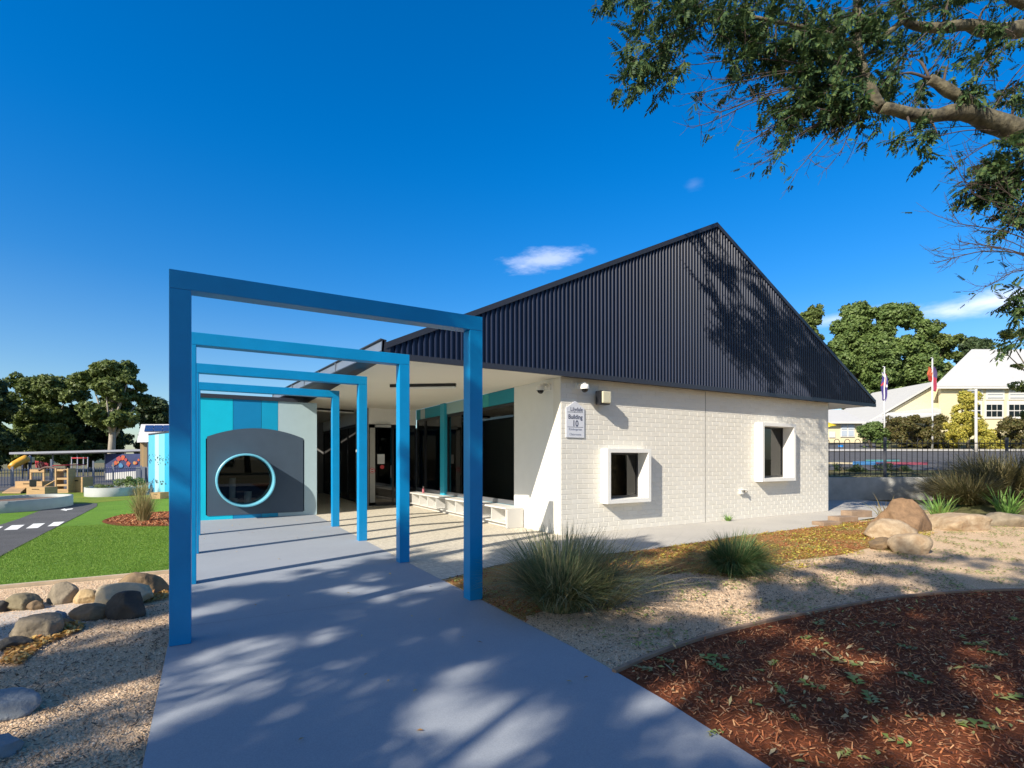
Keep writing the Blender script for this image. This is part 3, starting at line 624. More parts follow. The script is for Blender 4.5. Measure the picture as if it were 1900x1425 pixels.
# entrance
YD = 16.5
MB().box(4.42, YD - .02, 2.62, X0, YD + .2, 3.12).build('door_head_wall', WHITE, B)
m = MB(); ds = [4.42, 5.2, 5.98]
for x in ds: m.box(x - .03 if x > 4.5 else x, YD, 0.02, x + .03 if x < 5.9 else x, YD + .06, 2.61)
m.box(4.45, YD, 2.5, 5.95, YD + .06, 2.61); m.box(4.45, YD, .02, 5.17, YD + .05, .12); m.box(5.23, YD, .02, 5.95, YD + .05, .12)
dr = m.build('entrance_door', BLACKM, B)
MB().box(4.45, YD + .02, .12, 5.17, YD + .026, 2.5).build('door_pane', GLASS, dr); MB().box(5.23, YD + .02, .12, 5.95, YD + .026, 2.5).build('door_pane', GLASS, dr)
MB().tube([(5.12, YD - .05, .9), (5.12, YD - .05, 1.3)], .014).build('door_handle', ALU, dr)
MB().box(4.70, YD + .005, 1.35, 4.93, YD + .012, 1.66).build('paper_notice', mat('paper', (.62, .64, .66), .8), dr)
def disc(m, c, r, y, n=16, k=1, z=0):
    m.add([(c[0] + r * math.cos(2 * math.pi * (i + .5) / n) * k, y, c[1] + r * math.sin(2 * math.pi * (i + .5) / n)) for i in range(n)], [list(range(n))]); return m
REDS = mat('sticker_red', (.55, .05, .06), .6)
disc(MB(), (4.85, 1.25), .07, YD + .004, 8).build('red_sticker', REDS, dr)
m = disc(MB(), (4.53, 1.14), .095, YD - .003, 8); m.m = 1; disc(m, (4.53, 1.14), .075, YD - .005, 8); m.m = 0; disc(m, (4.53, 1.14), .055, YD - .007, 8)
m.m = 1; m.box(4.49, YD - .012, 1.125, 4.57, YD - .009, 1.155); m.build('stop_sticker', [REDS, mat('paper', 0)], dr)
MB().box(4.6, YD - .12, 2.52, 5.1, YD - .02, 2.60).build('door_closer', mat('closer_grey', (.45, .46, .46), .5), B)
MB().box(4.40, YD + .0, 0, 4.62, YD + 1.6, 3.12).box(4.63, YD + .8, 0, X0, YD + .9, 3.1).build('return_wall', mat('shade_grey', (.42, .42, .40), .7), B)
m = MB(); X4 = 4.42
for y in (18.1, 19.4, 20.7, 22.0, 23.9): m.box(X4, y, .02, X4 + .06, y + .06, 2.7)
m.box(X4, 18.16, 2.62, X4 + .06, 23.9, 2.7); m.box(X4, 18.16, .02, X4 + .06, 23.9, .1); sd = m.build('side_glazing', BLACKM, B)
MB().box(X4 + .025, 18.16, .1, X4 + .03, 23.9, 2.62).build('glazing_pane', GLASS, sd)
MB().box(X4, 18.1, 2.72, X4 + .1, 24, 3.12).build('glazing_head', WHITE, B)
MB().box(2.5, 24, 0, 6, 24.2, 3.12).build('corridor_end_wall', mat('corridor_grey', (.3, .3, .3), .8), B)
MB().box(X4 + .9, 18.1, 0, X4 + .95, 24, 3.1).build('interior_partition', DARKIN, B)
# projecting room with round window
YC = 14.7
RM = thing('round_window_room', 'blue panelled room with a round window at the end of the path', 'building', (1.1, YC, 0))
XL, XR = -.32, 2.55; cw = (.835, .98); cr_ = .625
arch = [(.0, .11), (2.2, .11)] + [(x, 2.05 + .235 * (1 - ((x - 1.1) / 1.1) ** 2)) for x in np.linspace(2.2, 0, 22)]
def with_hole(mb, outer, y, rad=cr_, nseg=64):
    """ring of quads between an outline and the round hole, both in the XZ plane at y"""
    ang = [2 * math.pi * i / nseg for i in range(nseg)]; vs = []
    for a in ang:
        dx, dz = math.cos(a), math.sin(a); best = 1e9
        for i in range(len(outer)):
            (x1, z1), (x2, z2) = outer[i], outer[(i + 1) % len(outer)]
            ex, ez = x2 - x1, z2 - z1; den = dx * ez - dz * ex
            if abs(den) < 1e-9: continue
            t = ((x1 - cw[0]) * ez - (z1 - cw[1]) * ex) / den; s_ = ((x1 - cw[0]) * dz - (z1 - cw[1]) * dx) / den
            if t > 0 and -1e-6 <= s_ <= 1 + 1e-6: best = min(best, t)
        vs += [(cw[0] + dx * rad, y, cw[1] + dz * rad), (cw[0] + dx * best, y, cw[1] + dz * best)]
    mb.add(vs, [(2 * i, 2 * i + 1, (2 * i + 3) % (2 * nseg), (2 * i + 2) % (2 * nseg)) for i in range(nseg)]); return mb
SLATE = mat('slate_panel', (.055, .085, .125), .55, var=.06)
# insert arch corners into the angular sweep: dense sampling keeps them crisp
with_hole(MB(), arch, YC - .012, nseg=720).build('arch_panel', SLATE, RM)
for i, (a, b, c) in enumerate([(XL, .56, (.0, .52, .72)), (.56, 1.2, (.0, .22, .47)), (1.2, 1.59, (.0, .33, .57)), (1.59, XR, (.40, .53, .58))]):
    p = MB(); ya_ = YC
    # strips above and below the arch panel, and full height outside it
    def top(x): return 2.0 + .235 * (1 - ((x - 1.1) / 1.1) ** 2) if 0 <= x <= 2.2 else None
    xs_ = np.linspace(a + .004, b - .004, 16)
    for x0, x1 in zip(xs_[:-1], xs_[1:]):
        if x1 <= .01 or x0 >= 2.19: p.box(x0, ya_, .012, x1, ya_ + .02, 3.0)
        else:
            z0, z1 = top(min(2.2, max(0, x0))), top(min(2.2, max(0, x1)))
            p.prism([(x0, ya_, z0), (x1, ya_, z1), (x1, ya_, 3.0), (x0, ya_, 3.0)], (0, .02, 0)); p.box(x0, ya_, .012, x1, ya_ + .02, .13)
    p.build('coloured_panel', mat('facade_%d' % i, c, .45, var=.03), RM)
with_hole(MB(), [(XL, 0), (XR, 0), (XR, 3.0), (XL, 3.0)], YC + .03, nseg=360).build('wall', mat('facade_dark', (.01, .05, .09), .6), RM)
m = MB(); NS = 64; prof = [(cr_ - .0, YC - .012), (cr_ + .035, YC - .012), (cr_ + .035, YC - .39), (cr_ + .02, YC - .40), (cr_ - .005, YC - .40), (cr_ - .015, YC - .385), (cr_ - .015, YC + .10)]
vs = [(cw[0] + r * math.cos(2 * math.pi * i / NS), y, cw[1] + r * math.sin(2 * math.pi * i / NS)) for i in range(NS) for r, y in prof]; k = len(prof)
m.add(vs, [(i * k + j, ((i + 1) % NS) * k + j, ((i + 1) % NS) * k + j + 1, i * k + j + 1) for i in range(NS) for j in range(k - 1)], False)
rw = m.build('round_window_rim', mat('rim_blue', (.16, .50, .66), .35), RM)
disc(MB(), cw, cr_ - .015, YC + .08, 64).build('window_pane', GLASS2, rw)
m = MB(); m.box(XL, YC + .05, 0, XL + .15, 24, 3.0); m.box(XR - .15, YC + .05, 0, XR, 24, 3.0); m.build('side_wall', mat('facade_3', 0), RM)
MB().box(XL + .16, YC + 2.2, 0, XR - .16, YC + 2.3, 3.0).box(XL + .16, YC + .1, .01, XR - .16, YC + 2.2, .05).build('interior_shell', DARKIN, RM)
m = MB(); m.tube([(.55, YC + .5, .05), (.57, YC + .5, 1.02)], .075, 14); m.tube([(.92, YC + .45, .05), (.92, YC + .45, .66)], .09, 14); m.tube([(.62, YC + .35, .05), (.62, YC + .35, .5)], .06, 12)
m.build('cream_post', mat('cream_post', (.62, .60, .48), .7), RM)
m = MB(); m.box(XL - .05, YC - .03, 3.0, 2.1, 24, 3.1); m.build('roof_capping', NAVYD, RM)
# ------------------------------------------------------------------ fixtures on the building
def ceiling_light(p0, p1, label):
    t = thing('porch_light', label, 'light', ((p0[0] + p1[0]) / 2, (p0[1] + p1[1]) / 2, 3.12), 'black batten lights under the porch')
    d = Vector((p1[0] - p0[0], p1[1] - p0[1], 0)); L = d.length; p = Vector((p0[0], p0[1], 3.055))
    MB().obox(p, d, L, .09, .062).build('housing', BLACKM, t); n_ = Vector((-d.y, d.x, 0)).normalized() * .01
    MB().obox(p + n_ + d.normalized() * .01 - Vector((0, 0, .035)), d, L - .02, .07, .034).build('diffuser', mat('diffuser', (.85, .85, .83), .4), t)
ceiling_light(g(723, 718, 3.06), g(845, 716, 3.06), 'long black batten light with white diffuser above the bench')
ceiling_light((2.9, 17.2), (4.2, 17.5), 'dark batten light in the recess by the round window wall')
def security_camera(p, nrm, label):
    n_ = Vector(nrm); t = thing('security_camera', label, 'camera', p, 'white dome cameras by the building corner'); p = Vector(p); s_ = Vector((-n_.y, n_.x, 0))
    m = MB(); m.obox(p - s_ * .07 - Vector((0, 0, .03)), s_, .14, -.03 if n_.y else -.03, .12); m.build('wall_plate', WHITE, t)
    MB().tube([p + n_ * .02 + Vector((0, 0, .06)), p + n_ * .13 + Vector((0, 0, .07)), p + n_ * .2 + Vector((0, 0, .05))], .035, 12).build('arm', WHITE, t)
    c = p + n_ * .2; m = MB(); rs = [(.02, .05), (.07, .045), (.085, .01), (.09, -.03), (.085, -.05)]; NS = 20
    m.add([(c.x + r * math.cos(6.2832 * i / NS), c.y + r * math.sin(6.2832 * i / NS), c.z + z) for i in range(NS) for r, z in rs], [(i * 5 + j, ((i + 1) % NS) * 5 + j, ((i + 1) % NS) * 5 + j + 1, i * 5 + j + 1) for i in range(NS) for j in range(4)], True).build('cap', WHITE, t)
    m = MB(); rs = [(.065, -.05), (.062, -.075), (.045, -.10), (.02, -.115), (.001, -.118)]
    m.add([(c.x + r * math.cos(6.2832 * i / NS), c.y + r * math.sin(6.2832 * i / NS), c.z + z) for i in range(NS) for r, z in rs], [(i * 5 + j, ((i + 1) % NS) * 5 + j, ((i + 1) % NS) * 5 + j + 1, i * 5 + j + 1) for i in range(NS) for j in range(4)], True).build('dome', mat('smoked_dome', (.01, .01, .012), .08), t)
security_camera((X0, 8.72, 2.93), (-1, 0, 0), 'white dome camera in the shade on the porch side of the corner')
security_camera((6.42, Y0, 2.93), (0, -1, 0), 'white dome camera on the sunlit brick wall above the sign')
fl = thing('wall_floodlight', 'cream fronted square wall light with dark rim right of the camera', 'light', (6.93, Y0, 2.74))
MB().bev(6.78, Y0 - .24, 2.60, 7.04, Y0 - .08, 2.88, .02).build('housing', BLACKM, fl); MB().box(6.86, Y0 - .08, 2.68, 6.96, Y0, 2.80).build('bracket', BLACKM, fl)
MB().bev(6.815, Y0 - .28, 2.625, 7.035, Y0 - .235, 2.865, .02).build('lens', mat('cream_lens', (.62, .58, .42), .35), fl)
vt = thing('wall_outlet', 'small white spout fitting low on the brick wall', 'fitting', (11.5, Y0, .68))
MB().bev(11.42, Y0 - .06, .63, 11.56, Y0, .74, .01).build('body', WHITE, vt); MB().tube([(11.55, Y0 - .05, .70), (11.57, Y0 - .13, .69)], .025, 12).build('spout', mat('spout_grey', (.35, .33, .3), .5), vt)
MB().box(11.4, Y0 - .12, .735, 11.60, Y0, .75).build('hood', WHITE, vt)
# sign
sg = thing('building_sign', 'white house shaped sign reading Lilydale Building 10 on the brick wall', 'sign', (6.33, Y0, 2.2))
sx0, sx1, sz0, sz1 = 6.10, 6.55, 1.93, 2.52; yy = Y0 - .02; mx_ = (sx0 + sx1) / 2
MB().prism([(sx0, yy, sz0), (sx1, yy, sz0), (sx1, yy, sz1), (mx_ + .15, yy, sz1 + .04), (mx_ + .06, yy, sz1 + .10), (mx_, yy, sz1 + .14), (mx_ - .06, yy, sz1 + .10), (mx_ - .15, yy, sz1 + .04), (sx0, yy, sz1)], (0, .018, 0)).build('board', mat('sign_white', (.66, .68, .74), .4), sg)
INK = mat('sign_ink', (.03, .04, .09), .6); INK2 = mat('sign_ink_pale', (.16, .19, .27), .6)
def text(s_, x, z, size, m, parent, sx=1.0, bold=.0):
    cu = bpy.data.curves.new('lettering', 'FONT'); cu.body = s_; cu.size = size; cu.align_x = 'CENTER'; cu.extrude = .0008; cu.offset = bold
    o = bpy.data.objects.new('tmp', cu); COL.objects.link(o); dg = bpy.context.evaluated_depsgraph_get(); me = bpy.data.meshes.new_from_object(o.evaluated_get(dg)); bpy.data.objects.remove(o)
    for v in me.vertices: v.co = Vector((x + v.co.x * sx, yy - .0012 - v.co.z, z + v.co.y))
    me.materials.clear(); me.materials.append(m); return link('lettering', me, parent)
text('Lilydale', mx_ + .03, 2.455, .115, INK, sg, .9, .001); text('Building', mx_, 2.30, .125, INK, sg, .9, .002); text('10', mx_, 2.155, .17, INK, sg, .9, .003)
text('Kindergarten', mx_, 2.075, .062, INK2, sg); text('Classrooms', mx_, 1.975, .062, INK2, sg)
MB().box(sx0 + .03, yy - .002, 2.43, sx1 - .03, yy - .0005, 2.437).build('rule_line', INK, sg); MB().box(sx0 + .03, yy - .002, 2.135, sx1 - .03, yy - .0005, 2.142).build('rule_line', INK, sg)

# ------------------------------------------------------------------ tussocks
def tussock(name, c, nb, h, rad, m, label, cat='grass', lean=(0, 0), wid=.004, droop=.6, group=None, z=0, minh=.45):
    a = rng.uniform(0, 6.283, nb); r = np.sqrt(rng.uniform(0, 1, nb)) * rad * .28; out = rng.beta(1.6, 1.4, nb); L = h * rng.uniform(minh, 1.1, nb)
    bx, by = c[0] + np.cos(a) * r, c[1] + np.sin(a) * r; da = a + rng.normal(0, .5, nb); el = out * 1.25
    S = 6; P = np.zeros((nb, S, 3)); px_, py_, pz_ = bx.copy(), by.copy(), np.full(nb, z) * 1.0; ang = el * .55
    for k in range(S):
        P[:, k] = np.stack([px_, py_, np.maximum(pz_, z + .004)], 1); st = L / (S - 1)
        px_ = px_ + (np.sin(ang) * np.cos(da) + lean[0] * .3) * st * rad / h * 1.3; py_ = py_ + (np.sin(ang) * np.sin(da) + lean[1] * .3) * st * rad / h * 1.3; pz_ = pz_ + np.cos(ang) * st
        ang = ang + droop * out * rng.uniform(.25, .8, nb)
    w = np.array([1, 1, .9, .7, .45, .06]) * wid; pa = da + math.pi / 2 + rng.normal(0, .4, nb)
    side = np.stack([np.cos(pa), np.sin(pa), np.zeros(nb)], 1)
    V = np.zeros((nb, S, 2, 3))
    for k in range(S): V[:, k, 0] = P[:, k] - side * w[k]; V[:, k, 1] = P[:, k] + side * w[k]
    b = np.arange(nb)[:, None] * (2 * S); q = np.array([[2 * k, 2 * k + 1, 2 * k + 3, 2 * k + 2] for k in range(S - 1)])
    Fq = (b[:, None] + q[None]).reshape(-1, 4); return tag(npmesh(name, V.reshape(-1, 3), Fq, m), label, cat, group)
TG = mat('tussock_green', (.1, .16, .07), .6, island=[(.10, .15, .07), (.15, .21, .10), (.22, .25, .13), (.42, .37, .20), (.12, .17, .08)], trans=.25)
TG2 = mat('tussock_deep', (.06, .13, .05), .6, island=[(.05, .12, .045), (.08, .17, .06), (.14, .22, .08), (.30, .28, .12)], trans=.25)
TS = mat('straw_blades', (.5, .42, .22), .6, island=[(.30, .24, .10), (.48, .40, .20), (.16, .18, .06), (.38, .28, .12)], trans=.25)
TL = mat('strap_leaves', (.18, .33, .07), .45, island=[(.12, .26, .05), (.20, .36, .08), (.28, .40, .12)], trans=.3)
TO = mat('olive_blades', (.2, .18, .07), .6, island=[(.05, .06, .02), (.10, .09, .035), (.20, .16, .07), (.11, .12, .04), (.36, .29, .13)], trans=.25)
c1 = g(1040, 1128); c2 = g(1358, 1062)
GT = 'grass tussocks in the gravel beside the path'
tussock('grass_tussock', c1, 3000, .82, .80, TG, 'large grey green grass tussock beside the right post of the nearest frame', group=GT, lean=(.25, .1), wid=.0055)
tussock('grass_tussock', c2, 3400, .56, .58, TG2, 'dark green rounded grass tussock in front of the white wall', group=GT, lean=(.3, -.3), wid=.0042, droop=.8)
tussock('dry_grass', (c1[0] + .42, c1[1] - .05), 260, .75, .95, TS, 'straw coloured blades spilling to the right of the large tussock', lean=(.9, -.5), wid=.005)
tussock('grass_tuft', g(266, 968), 500, .9, .38, TS, 'small pale grass tuft in the mulch circle on the lawn', wid=.006, droop=.3)
tussock('strap_plant', tuple(at(1868, 955, 13.2).xy), 60, .75, .65, TL, 'bright green strap leaved plant behind the grey blocky boulder', 'plant', wid=.016, droop=.35, z=.12)
tussock('strap_plant', tuple(at(1745, 962, 13).xy), 70, .65, .6, TL, 'green strap leaved plant right behind the tall rust brown boulder', 'plant', wid=.014, droop=.4, z=.05)
tussock('strap_plant', tuple(at(1645, 950, 13.6).xy), 40, .7, .7, TS, 'sparse straw coloured plant left of the tall rust brown boulder', 'plant', wid=.010, droop=.35, z=0)
GZ = 'olive brown grasses on the planted bank'
for i, (px, py, d, hh, rr, lb) in enumerate([(1795, 935, 14.5, 1.0, 1.2, 'low olive grass clump behind the long cream boulder'), (1850, 925, 15.5, 1.5, 1.6, 'tallest olive brown grass clump under the fence'), (1915, 925, 15, 1.5, 1.6, 'olive brown grass clump cut by the right edge of the picture'), (1760, 925, 17, 1.0, 1.3, 'dark grass clump at the end of the retaining wall'), (1820, 905, 17.5, 1.2, 1.4, 'grass clump directly against the fence near its dark post')]):
    p = at(px, py, d); a = (px - CX) / F; tussock('bank_grass', (p.x, p.y), 1500, hh, rr, TO, lb, group=GZ, wid=.010, droop=.7, z=max(0, hill(a, d)) - .02)
# weed at the wall foot
tussock('wall_weed', (10.9, 8.22), 40, .18, .16, TL, 'tiny bright green weed at the foot of the white brick wall', 'plant', wid=.012)

# ------------------------------------------------------------------ trees
def dirs(n):
    v = rng.normal(0, 1, (n, 3)); return v / np.linalg.norm(v, axis=1)[:, None]
def foliage(blobs, dens, ls, rough_=.35, shell=.5):
    dens *= 2.3; ls *= .66
    """leaf quads through a set of blobs (x,y,z,r,squash)"""
    Vs = []; ex = []
    for (x, y, z, r, sq) in blobs:
        if r > .28:
            for dv in dirs(9 if r > .9 else 6):
                k_ = r * rng.uniform(.5, .78); ex.append((x + dv[0] * k_, y + dv[1] * k_, z + dv[2] * k_ * sq, r * rng.uniform(.3, .52), sq))
            ex.append((x, y, z, r * .55, sq))
        else: ex.append((x, y, z, r, sq))
    for (x, y, z, r, sq) in ex:
        n_ = max(20, int(dens * 4 * math.pi * r * r)); d = dirs(n_); u = rng.uniform(shell, 1.0, n_) ** .7
        rad = r * u * (1 + rng.normal(0, .08, n_)); P = d * rad[:, None] * np.array([1, 1, sq]) + np.array([x, y, z])
        nn = np.array([noise.noise((p[0] * 1.1 / max(.6, r * .45), p[1] * 1.1 / max(.6, r * .45), p[2] * 1.3 / max(.6, r * .45))) for p in P]); kp = nn > -.2; P = P[kp]; d = d[kp]; n_ = len(P)
        nrm = d + rng.normal(0, .7, (n_, 3)) + np.array([0, 0, .35]); nrm /= np.linalg.norm(nrm, axis=1)[:, None]
        t = np.cross(nrm, dirs(n_)); t /= np.linalg.norm(t, axis=1)[:, None] + 1e-9; bta = np.cross(nrm, t); s_ = ls * rng.uniform(.6, 1.35, n_)
        t *= s_[:, None]; bta *= (s_ * rng.uniform(.45, .7, n_))[:, None]
        Vs.append(np.stack([P - t, P - bta * .9 + t * .1, P + t, P + bta], 1).reshape(-1, 3))
    V = np.concatenate(Vs); return V, np.arange(len(V)).reshape(-1, 4)
def fmat(name, cols): return mat(name, cols[0], .6, island=cols, trans=.28)
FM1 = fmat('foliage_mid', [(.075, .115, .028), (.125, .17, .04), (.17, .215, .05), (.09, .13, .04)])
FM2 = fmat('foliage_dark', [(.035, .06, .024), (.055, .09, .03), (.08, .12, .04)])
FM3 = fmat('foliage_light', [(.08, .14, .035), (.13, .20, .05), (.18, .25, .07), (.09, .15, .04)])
FM4 = fmat('foliage_gold', [(.40, .36, .05), (.55, .47, .08), (.30, .32, .05), (.62, .52, .12)])
FM5 = fmat('foliage_brown', [(.10, .085, .025), (.15, .12, .035), (.08, .10, .025)])
def branchy(m, base, h, blobs, r0, seg=7):
    base = Vector(base); rr = random.Random(int(base.x * 10) + 3)
    top = base + Vector((rr.uniform(-.3, .3), rr.uniform(-.3, .3), h * .55)); m.tube([base, base.lerp(top, .5) + Vector((rr.uniform(-.1, .1) * h * .15, 0, 0)), top], [r0, r0 * .75, r0 * .55], 10)
    for b in blobs:
        e = Vector(b[:3]); s0 = base.lerp(top, rr.uniform(.45, 1)); mid = s0.lerp(e, .5) + Vector((0, 0, rr.uniform(-.05, .1) * h)); m.tube([s0, mid, e], [r0 * .38, r0 * .25, r0 * .07], 6)
def tree(name, base, blobs, dens, ls, m, label, r0=.25, h=None, group=None, cat='tree', nb=12, trunkmat=BARK):
    t = thing(name, label, cat, base, group); h = h or max(b[2] + b[3] for b in blobs) - base[2]
    mb = MB(); branchy(mb, base, h, blobs[:nb], r0); mb.build('trunk', trunkmat, t)
    V, Fq = foliage(blobs, dens, ls); npmesh('crown', V, Fq, m, t); return t
def auto_blobs(px, pyt, pyb, wpx, d, n, rs, seed, sq=.8, shape='round', dd_=.6):
    """crown blobs filling a silhouette of real size at distance d"""
    rr = random.Random(seed); bl = []; zt, zb = at(px, pyt, d).z, at(px, pyb, d).z; w = wpx / F * d / 2
    for i in range(n):
        f = rr.random(); zc = zb + (zt - zb) * f; hw = w * (math.sqrt(max(.05, 1 - (2 * f - .85) ** 2 * .8)) if shape == 'round' else (1.05 - f) if shape == 'cone' else 1)
        r = rs * rr.uniform(.6, 1.2); a = rr.uniform(-1, 1) * max(0, hw - r * .6); q_ = rr.uniform(-1, 1) * max(.1, hw - r * .5) * dd_
        c = at(px, 0, d); bl.append((c.x + a * CS + q_ * SN, c.y - a * SN + q_ * CS, min(zc, zt - r * sq * .85), r, sq))
    return bl
def gp(px, d, z=0): p = at(px, 0, d); return (p.x, p.y, z)
GL = 'tall trees behind the playground'
tree('broad_tree', gp(88, 62), auto_blobs(88, 694, 845, 125, 62, 44, 1.6, 1, shape='box'), 20, .30, FM1, 'rounded mid green tree behind the playground, left of the gap', .4, group=GL)
tree('gum_tree', gp(205, 60), auto_blobs(205, 672, 785, 150, 60, 34, 1.5, 2, .75), 20, .30, FM1, 'spreading gum tree with visible pale limbs behind the playground', .45, group=GL, nb=24, trunkmat=mat('pale_bark', (.34, .30, .25), .8, var=.2))
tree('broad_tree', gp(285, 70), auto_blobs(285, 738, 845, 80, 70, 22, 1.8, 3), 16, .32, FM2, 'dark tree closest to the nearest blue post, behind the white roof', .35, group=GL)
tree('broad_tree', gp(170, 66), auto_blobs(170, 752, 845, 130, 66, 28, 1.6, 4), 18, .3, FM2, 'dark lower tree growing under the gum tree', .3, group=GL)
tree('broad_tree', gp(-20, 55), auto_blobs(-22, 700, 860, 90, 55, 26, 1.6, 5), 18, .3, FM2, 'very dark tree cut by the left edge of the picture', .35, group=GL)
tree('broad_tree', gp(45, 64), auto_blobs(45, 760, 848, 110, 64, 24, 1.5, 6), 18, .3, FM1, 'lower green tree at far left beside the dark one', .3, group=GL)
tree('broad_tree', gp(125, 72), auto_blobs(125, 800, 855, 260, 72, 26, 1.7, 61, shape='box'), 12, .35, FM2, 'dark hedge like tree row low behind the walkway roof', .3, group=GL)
GRR = 'tall leafy trees behind the school'
zr = lambda d: hill(.8, d)
tree('leafy_tree', gp(1585, 66, zr(66)), auto_blobs(1590, 563, 760, 120, 66, 30, 2.0, 7), 20, .30, FM3, 'tall light green tree left of the flagpoles, second from the roof edge', .5, group=GRR)
tree('leafy_tree', gp(1660, 64, zr(64)), auto_blobs(1660, 562, 790, 130, 64, 34, 2.0, 8), 20, .30, FM3, 'tallest light green tree standing behind both flagpoles', .5, group=GRR, nb=18)
tree('leafy_tree', gp(1735, 66, zr(66)), auto_blobs(1735, 582, 770, 100, 66, 28, 1.8, 9), 20, .30, FM1, 'darker green tree touching the white school roof', .45, group=GRR)
tree('leafy_tree', gp(1508, 70, zr(70)), auto_blobs(1505, 568, 700, 50, 70, 12, 1.4, 10), 20, .30, FM1, 'slim tree top peeking over the navy gable slope', .35, group=GRR)
tree('leafy_tree', gp(1808, 85, zr(85)), auto_blobs(1808, 628, 720, 60, 85, 14, 1.7, 11), 16, .34, FM2, 'small dark tree rising behind the white school roof', .3, group=GRR)
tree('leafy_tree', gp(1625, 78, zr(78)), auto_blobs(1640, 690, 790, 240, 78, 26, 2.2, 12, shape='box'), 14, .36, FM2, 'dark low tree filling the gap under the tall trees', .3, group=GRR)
tree('leafy_tree', gp(1110, 62), [(*at(1150, 486, 62), .6, .6)], 14, .2, FM2, 'twiggy tree top just showing over the gable slope', .12, group=GRR)
GS = 'shrubs in front of the school'
tree('golden_conifer', gp(1797, 36, hill(.87, 36)), auto_blobs(1797, 722, 828, 108, 36, 44, .62, 13, 1.0, 'cone'), 90, .10, FM4, 'golden yellow conical shrub beside the lamp pole', .12, group=GS)
tree('brown_shrub', gp(1700, 37, hill(.8, 37)), auto_blobs(1700, 768, 832, 115, 37, 26, .75, 14, .7, 'box'), 60, .11, FM5, 'wide brown green shrub between the two flagpoles', .1, group=GS)
tree('green_shrub', gp(1617, 37, hill(.7, 37)), auto_blobs(1617, 785, 835, 70, 37, 18, .6, 15, .8, 'round'), 70, .11, FM3, 'round fresh green shrub left of the nearer flagpole', .1, group=GS)
tree('brown_shrub', gp(1885, 36, hill(.9, 36)), auto_blobs(1885, 772, 832, 90, 36, 20, .7, 16, .8, 'box'), 60, .11, FM5, 'brown green shrub right of the lamp pole at the edge', .1, group=GS)
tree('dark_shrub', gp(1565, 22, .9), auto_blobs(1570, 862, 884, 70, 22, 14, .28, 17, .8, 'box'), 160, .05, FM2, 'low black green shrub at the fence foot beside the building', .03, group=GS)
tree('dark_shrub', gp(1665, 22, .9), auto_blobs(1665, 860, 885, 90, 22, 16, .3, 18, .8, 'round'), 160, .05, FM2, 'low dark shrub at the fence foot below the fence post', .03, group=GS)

# overhanging tree: hand placed limbs, compound leaves
def leaf_template(n=5):
    V = []; 
    for i in range(n):
        for sd in (-1, 1):
            t = .15 + .8 * i / n; L = .40 * (1 - .3 * t); a = sd * 1.05; ux, uy = math.cos(a), math.sin(a); w = L * .25
            V.append([(t, 0, 0), (t + ux * L * .5 - uy * w, uy * L * .5 + ux * w, -.05), (t + ux * L, uy * L, -.16), (t + ux * L * .5 + uy * w, uy * L * .5 - ux * w, -.05)])
    V.append([(.95, 0, 0), (1.15, .07, -.05), (1.38, 0, -.14), (1.15, -.07, -.05)])
    return np.array(V).reshape(-1, 3)
LT = leaf_template()
def compound(P, D, L, up):
    """instances of the compound leaf at P along D"""
    n_ = len(P); D = D / np.linalg.norm(D, axis=1)[:, None]; s_ = np.cross(up, D); s_ /= np.linalg.norm(s_, axis=1)[:, None] + 1e-9; u = np.cross(D, s_)
    V = P[:, None] + (LT[None, :, 0:1] * D[:, None] + LT[None, :, 1:2] * s_[:, None] + LT[None, :, 2:3] * u[:, None]) * L[:, None, None]
    return V.reshape(-1, 3)
TREE = thing('overhanging_tree', 'large tree whose leafy limbs hang into the top right of the picture', 'tree', (14.6, .6, 0))
LM = mat('ash_leaf', (.05, .10, .03), .62, spec=.25, island=[(.022, .050, .022), (.034, .075, .028), (.05, .10, .032), (.12, .17, .05), (.026, .062, .034)], trans=.3)
lim = MB(); limbs = []
def limb(pts, rad, seg=9):
    P = [Vector(p) if len(p) == 3 and not isinstance(p[0], str) else p for p in pts]
    S = smooth_poly(P, 4); n_ = len(S); R_ = [np.interp(i / (n_ - 1) * (len(rad) - 1), range(len(rad)), rad) for i in range(n_)]
    S = [p + Vector((noise.noise(p * 1.7), noise.noise(p * 1.7 + Vector((9, 0, 0))), noise.noise(p * 1.7 + Vector((0, 9, 0))))) * min(.10, r * .85) for p, r in zip(S, R_)]
    lim.tube(S, [r * (1 + .30 * noise.noise(p * 4)) for p, r in zip(S, R_)], seg); limbs.extend(zip(S, R_)); return S
J = at(2060, 330, 9.6)
limb([(14.6, .6, -.1), (14.3, .9, 1.6), (13.9, 1.2, 3.6), (13.4, 1.7, 5.4), J], [.42, .34, .30, .27, .24], 14)
limb([J, at(1960, 285, 9.4), at(1900, 250, 9.3), at(1830, 218, 9.1), at(1770, 212, 9), at(1700, 207, 8.8), at(1632, 198, 8.7)], [.22, .20, .18, .15, .13, .11, .09], 14)
limb([at(1632, 198, 8.7), at(1610, 150, 8.7), at(1592, 90, 8.8), at(1596, 30, 8.9), at(1570, -60, 9.1), at(1500, -160, 9.4)], [.105, .085, .07, .055, .045, .02])
limb([at(1830, 216, 9.1), at(1790, 190, 9.0), at(1755, 172, 8.95), at(1722, 150, 8.9)], [.13, .10, .085, .07])
limb([(13.6, 1.5, 5), at(2080, 120, 10), at(1980, 60, 10), at(1900, 48, 9.9), at(1850, 62, 9.8), at(1800, 45, 9.7), at(1727, 52, 9.6), at(1676, 35, 9.5), at(1655, -20, 9.4)], [.24, .19, .16, .14, .12, .10, .08, .06, .04], 12)
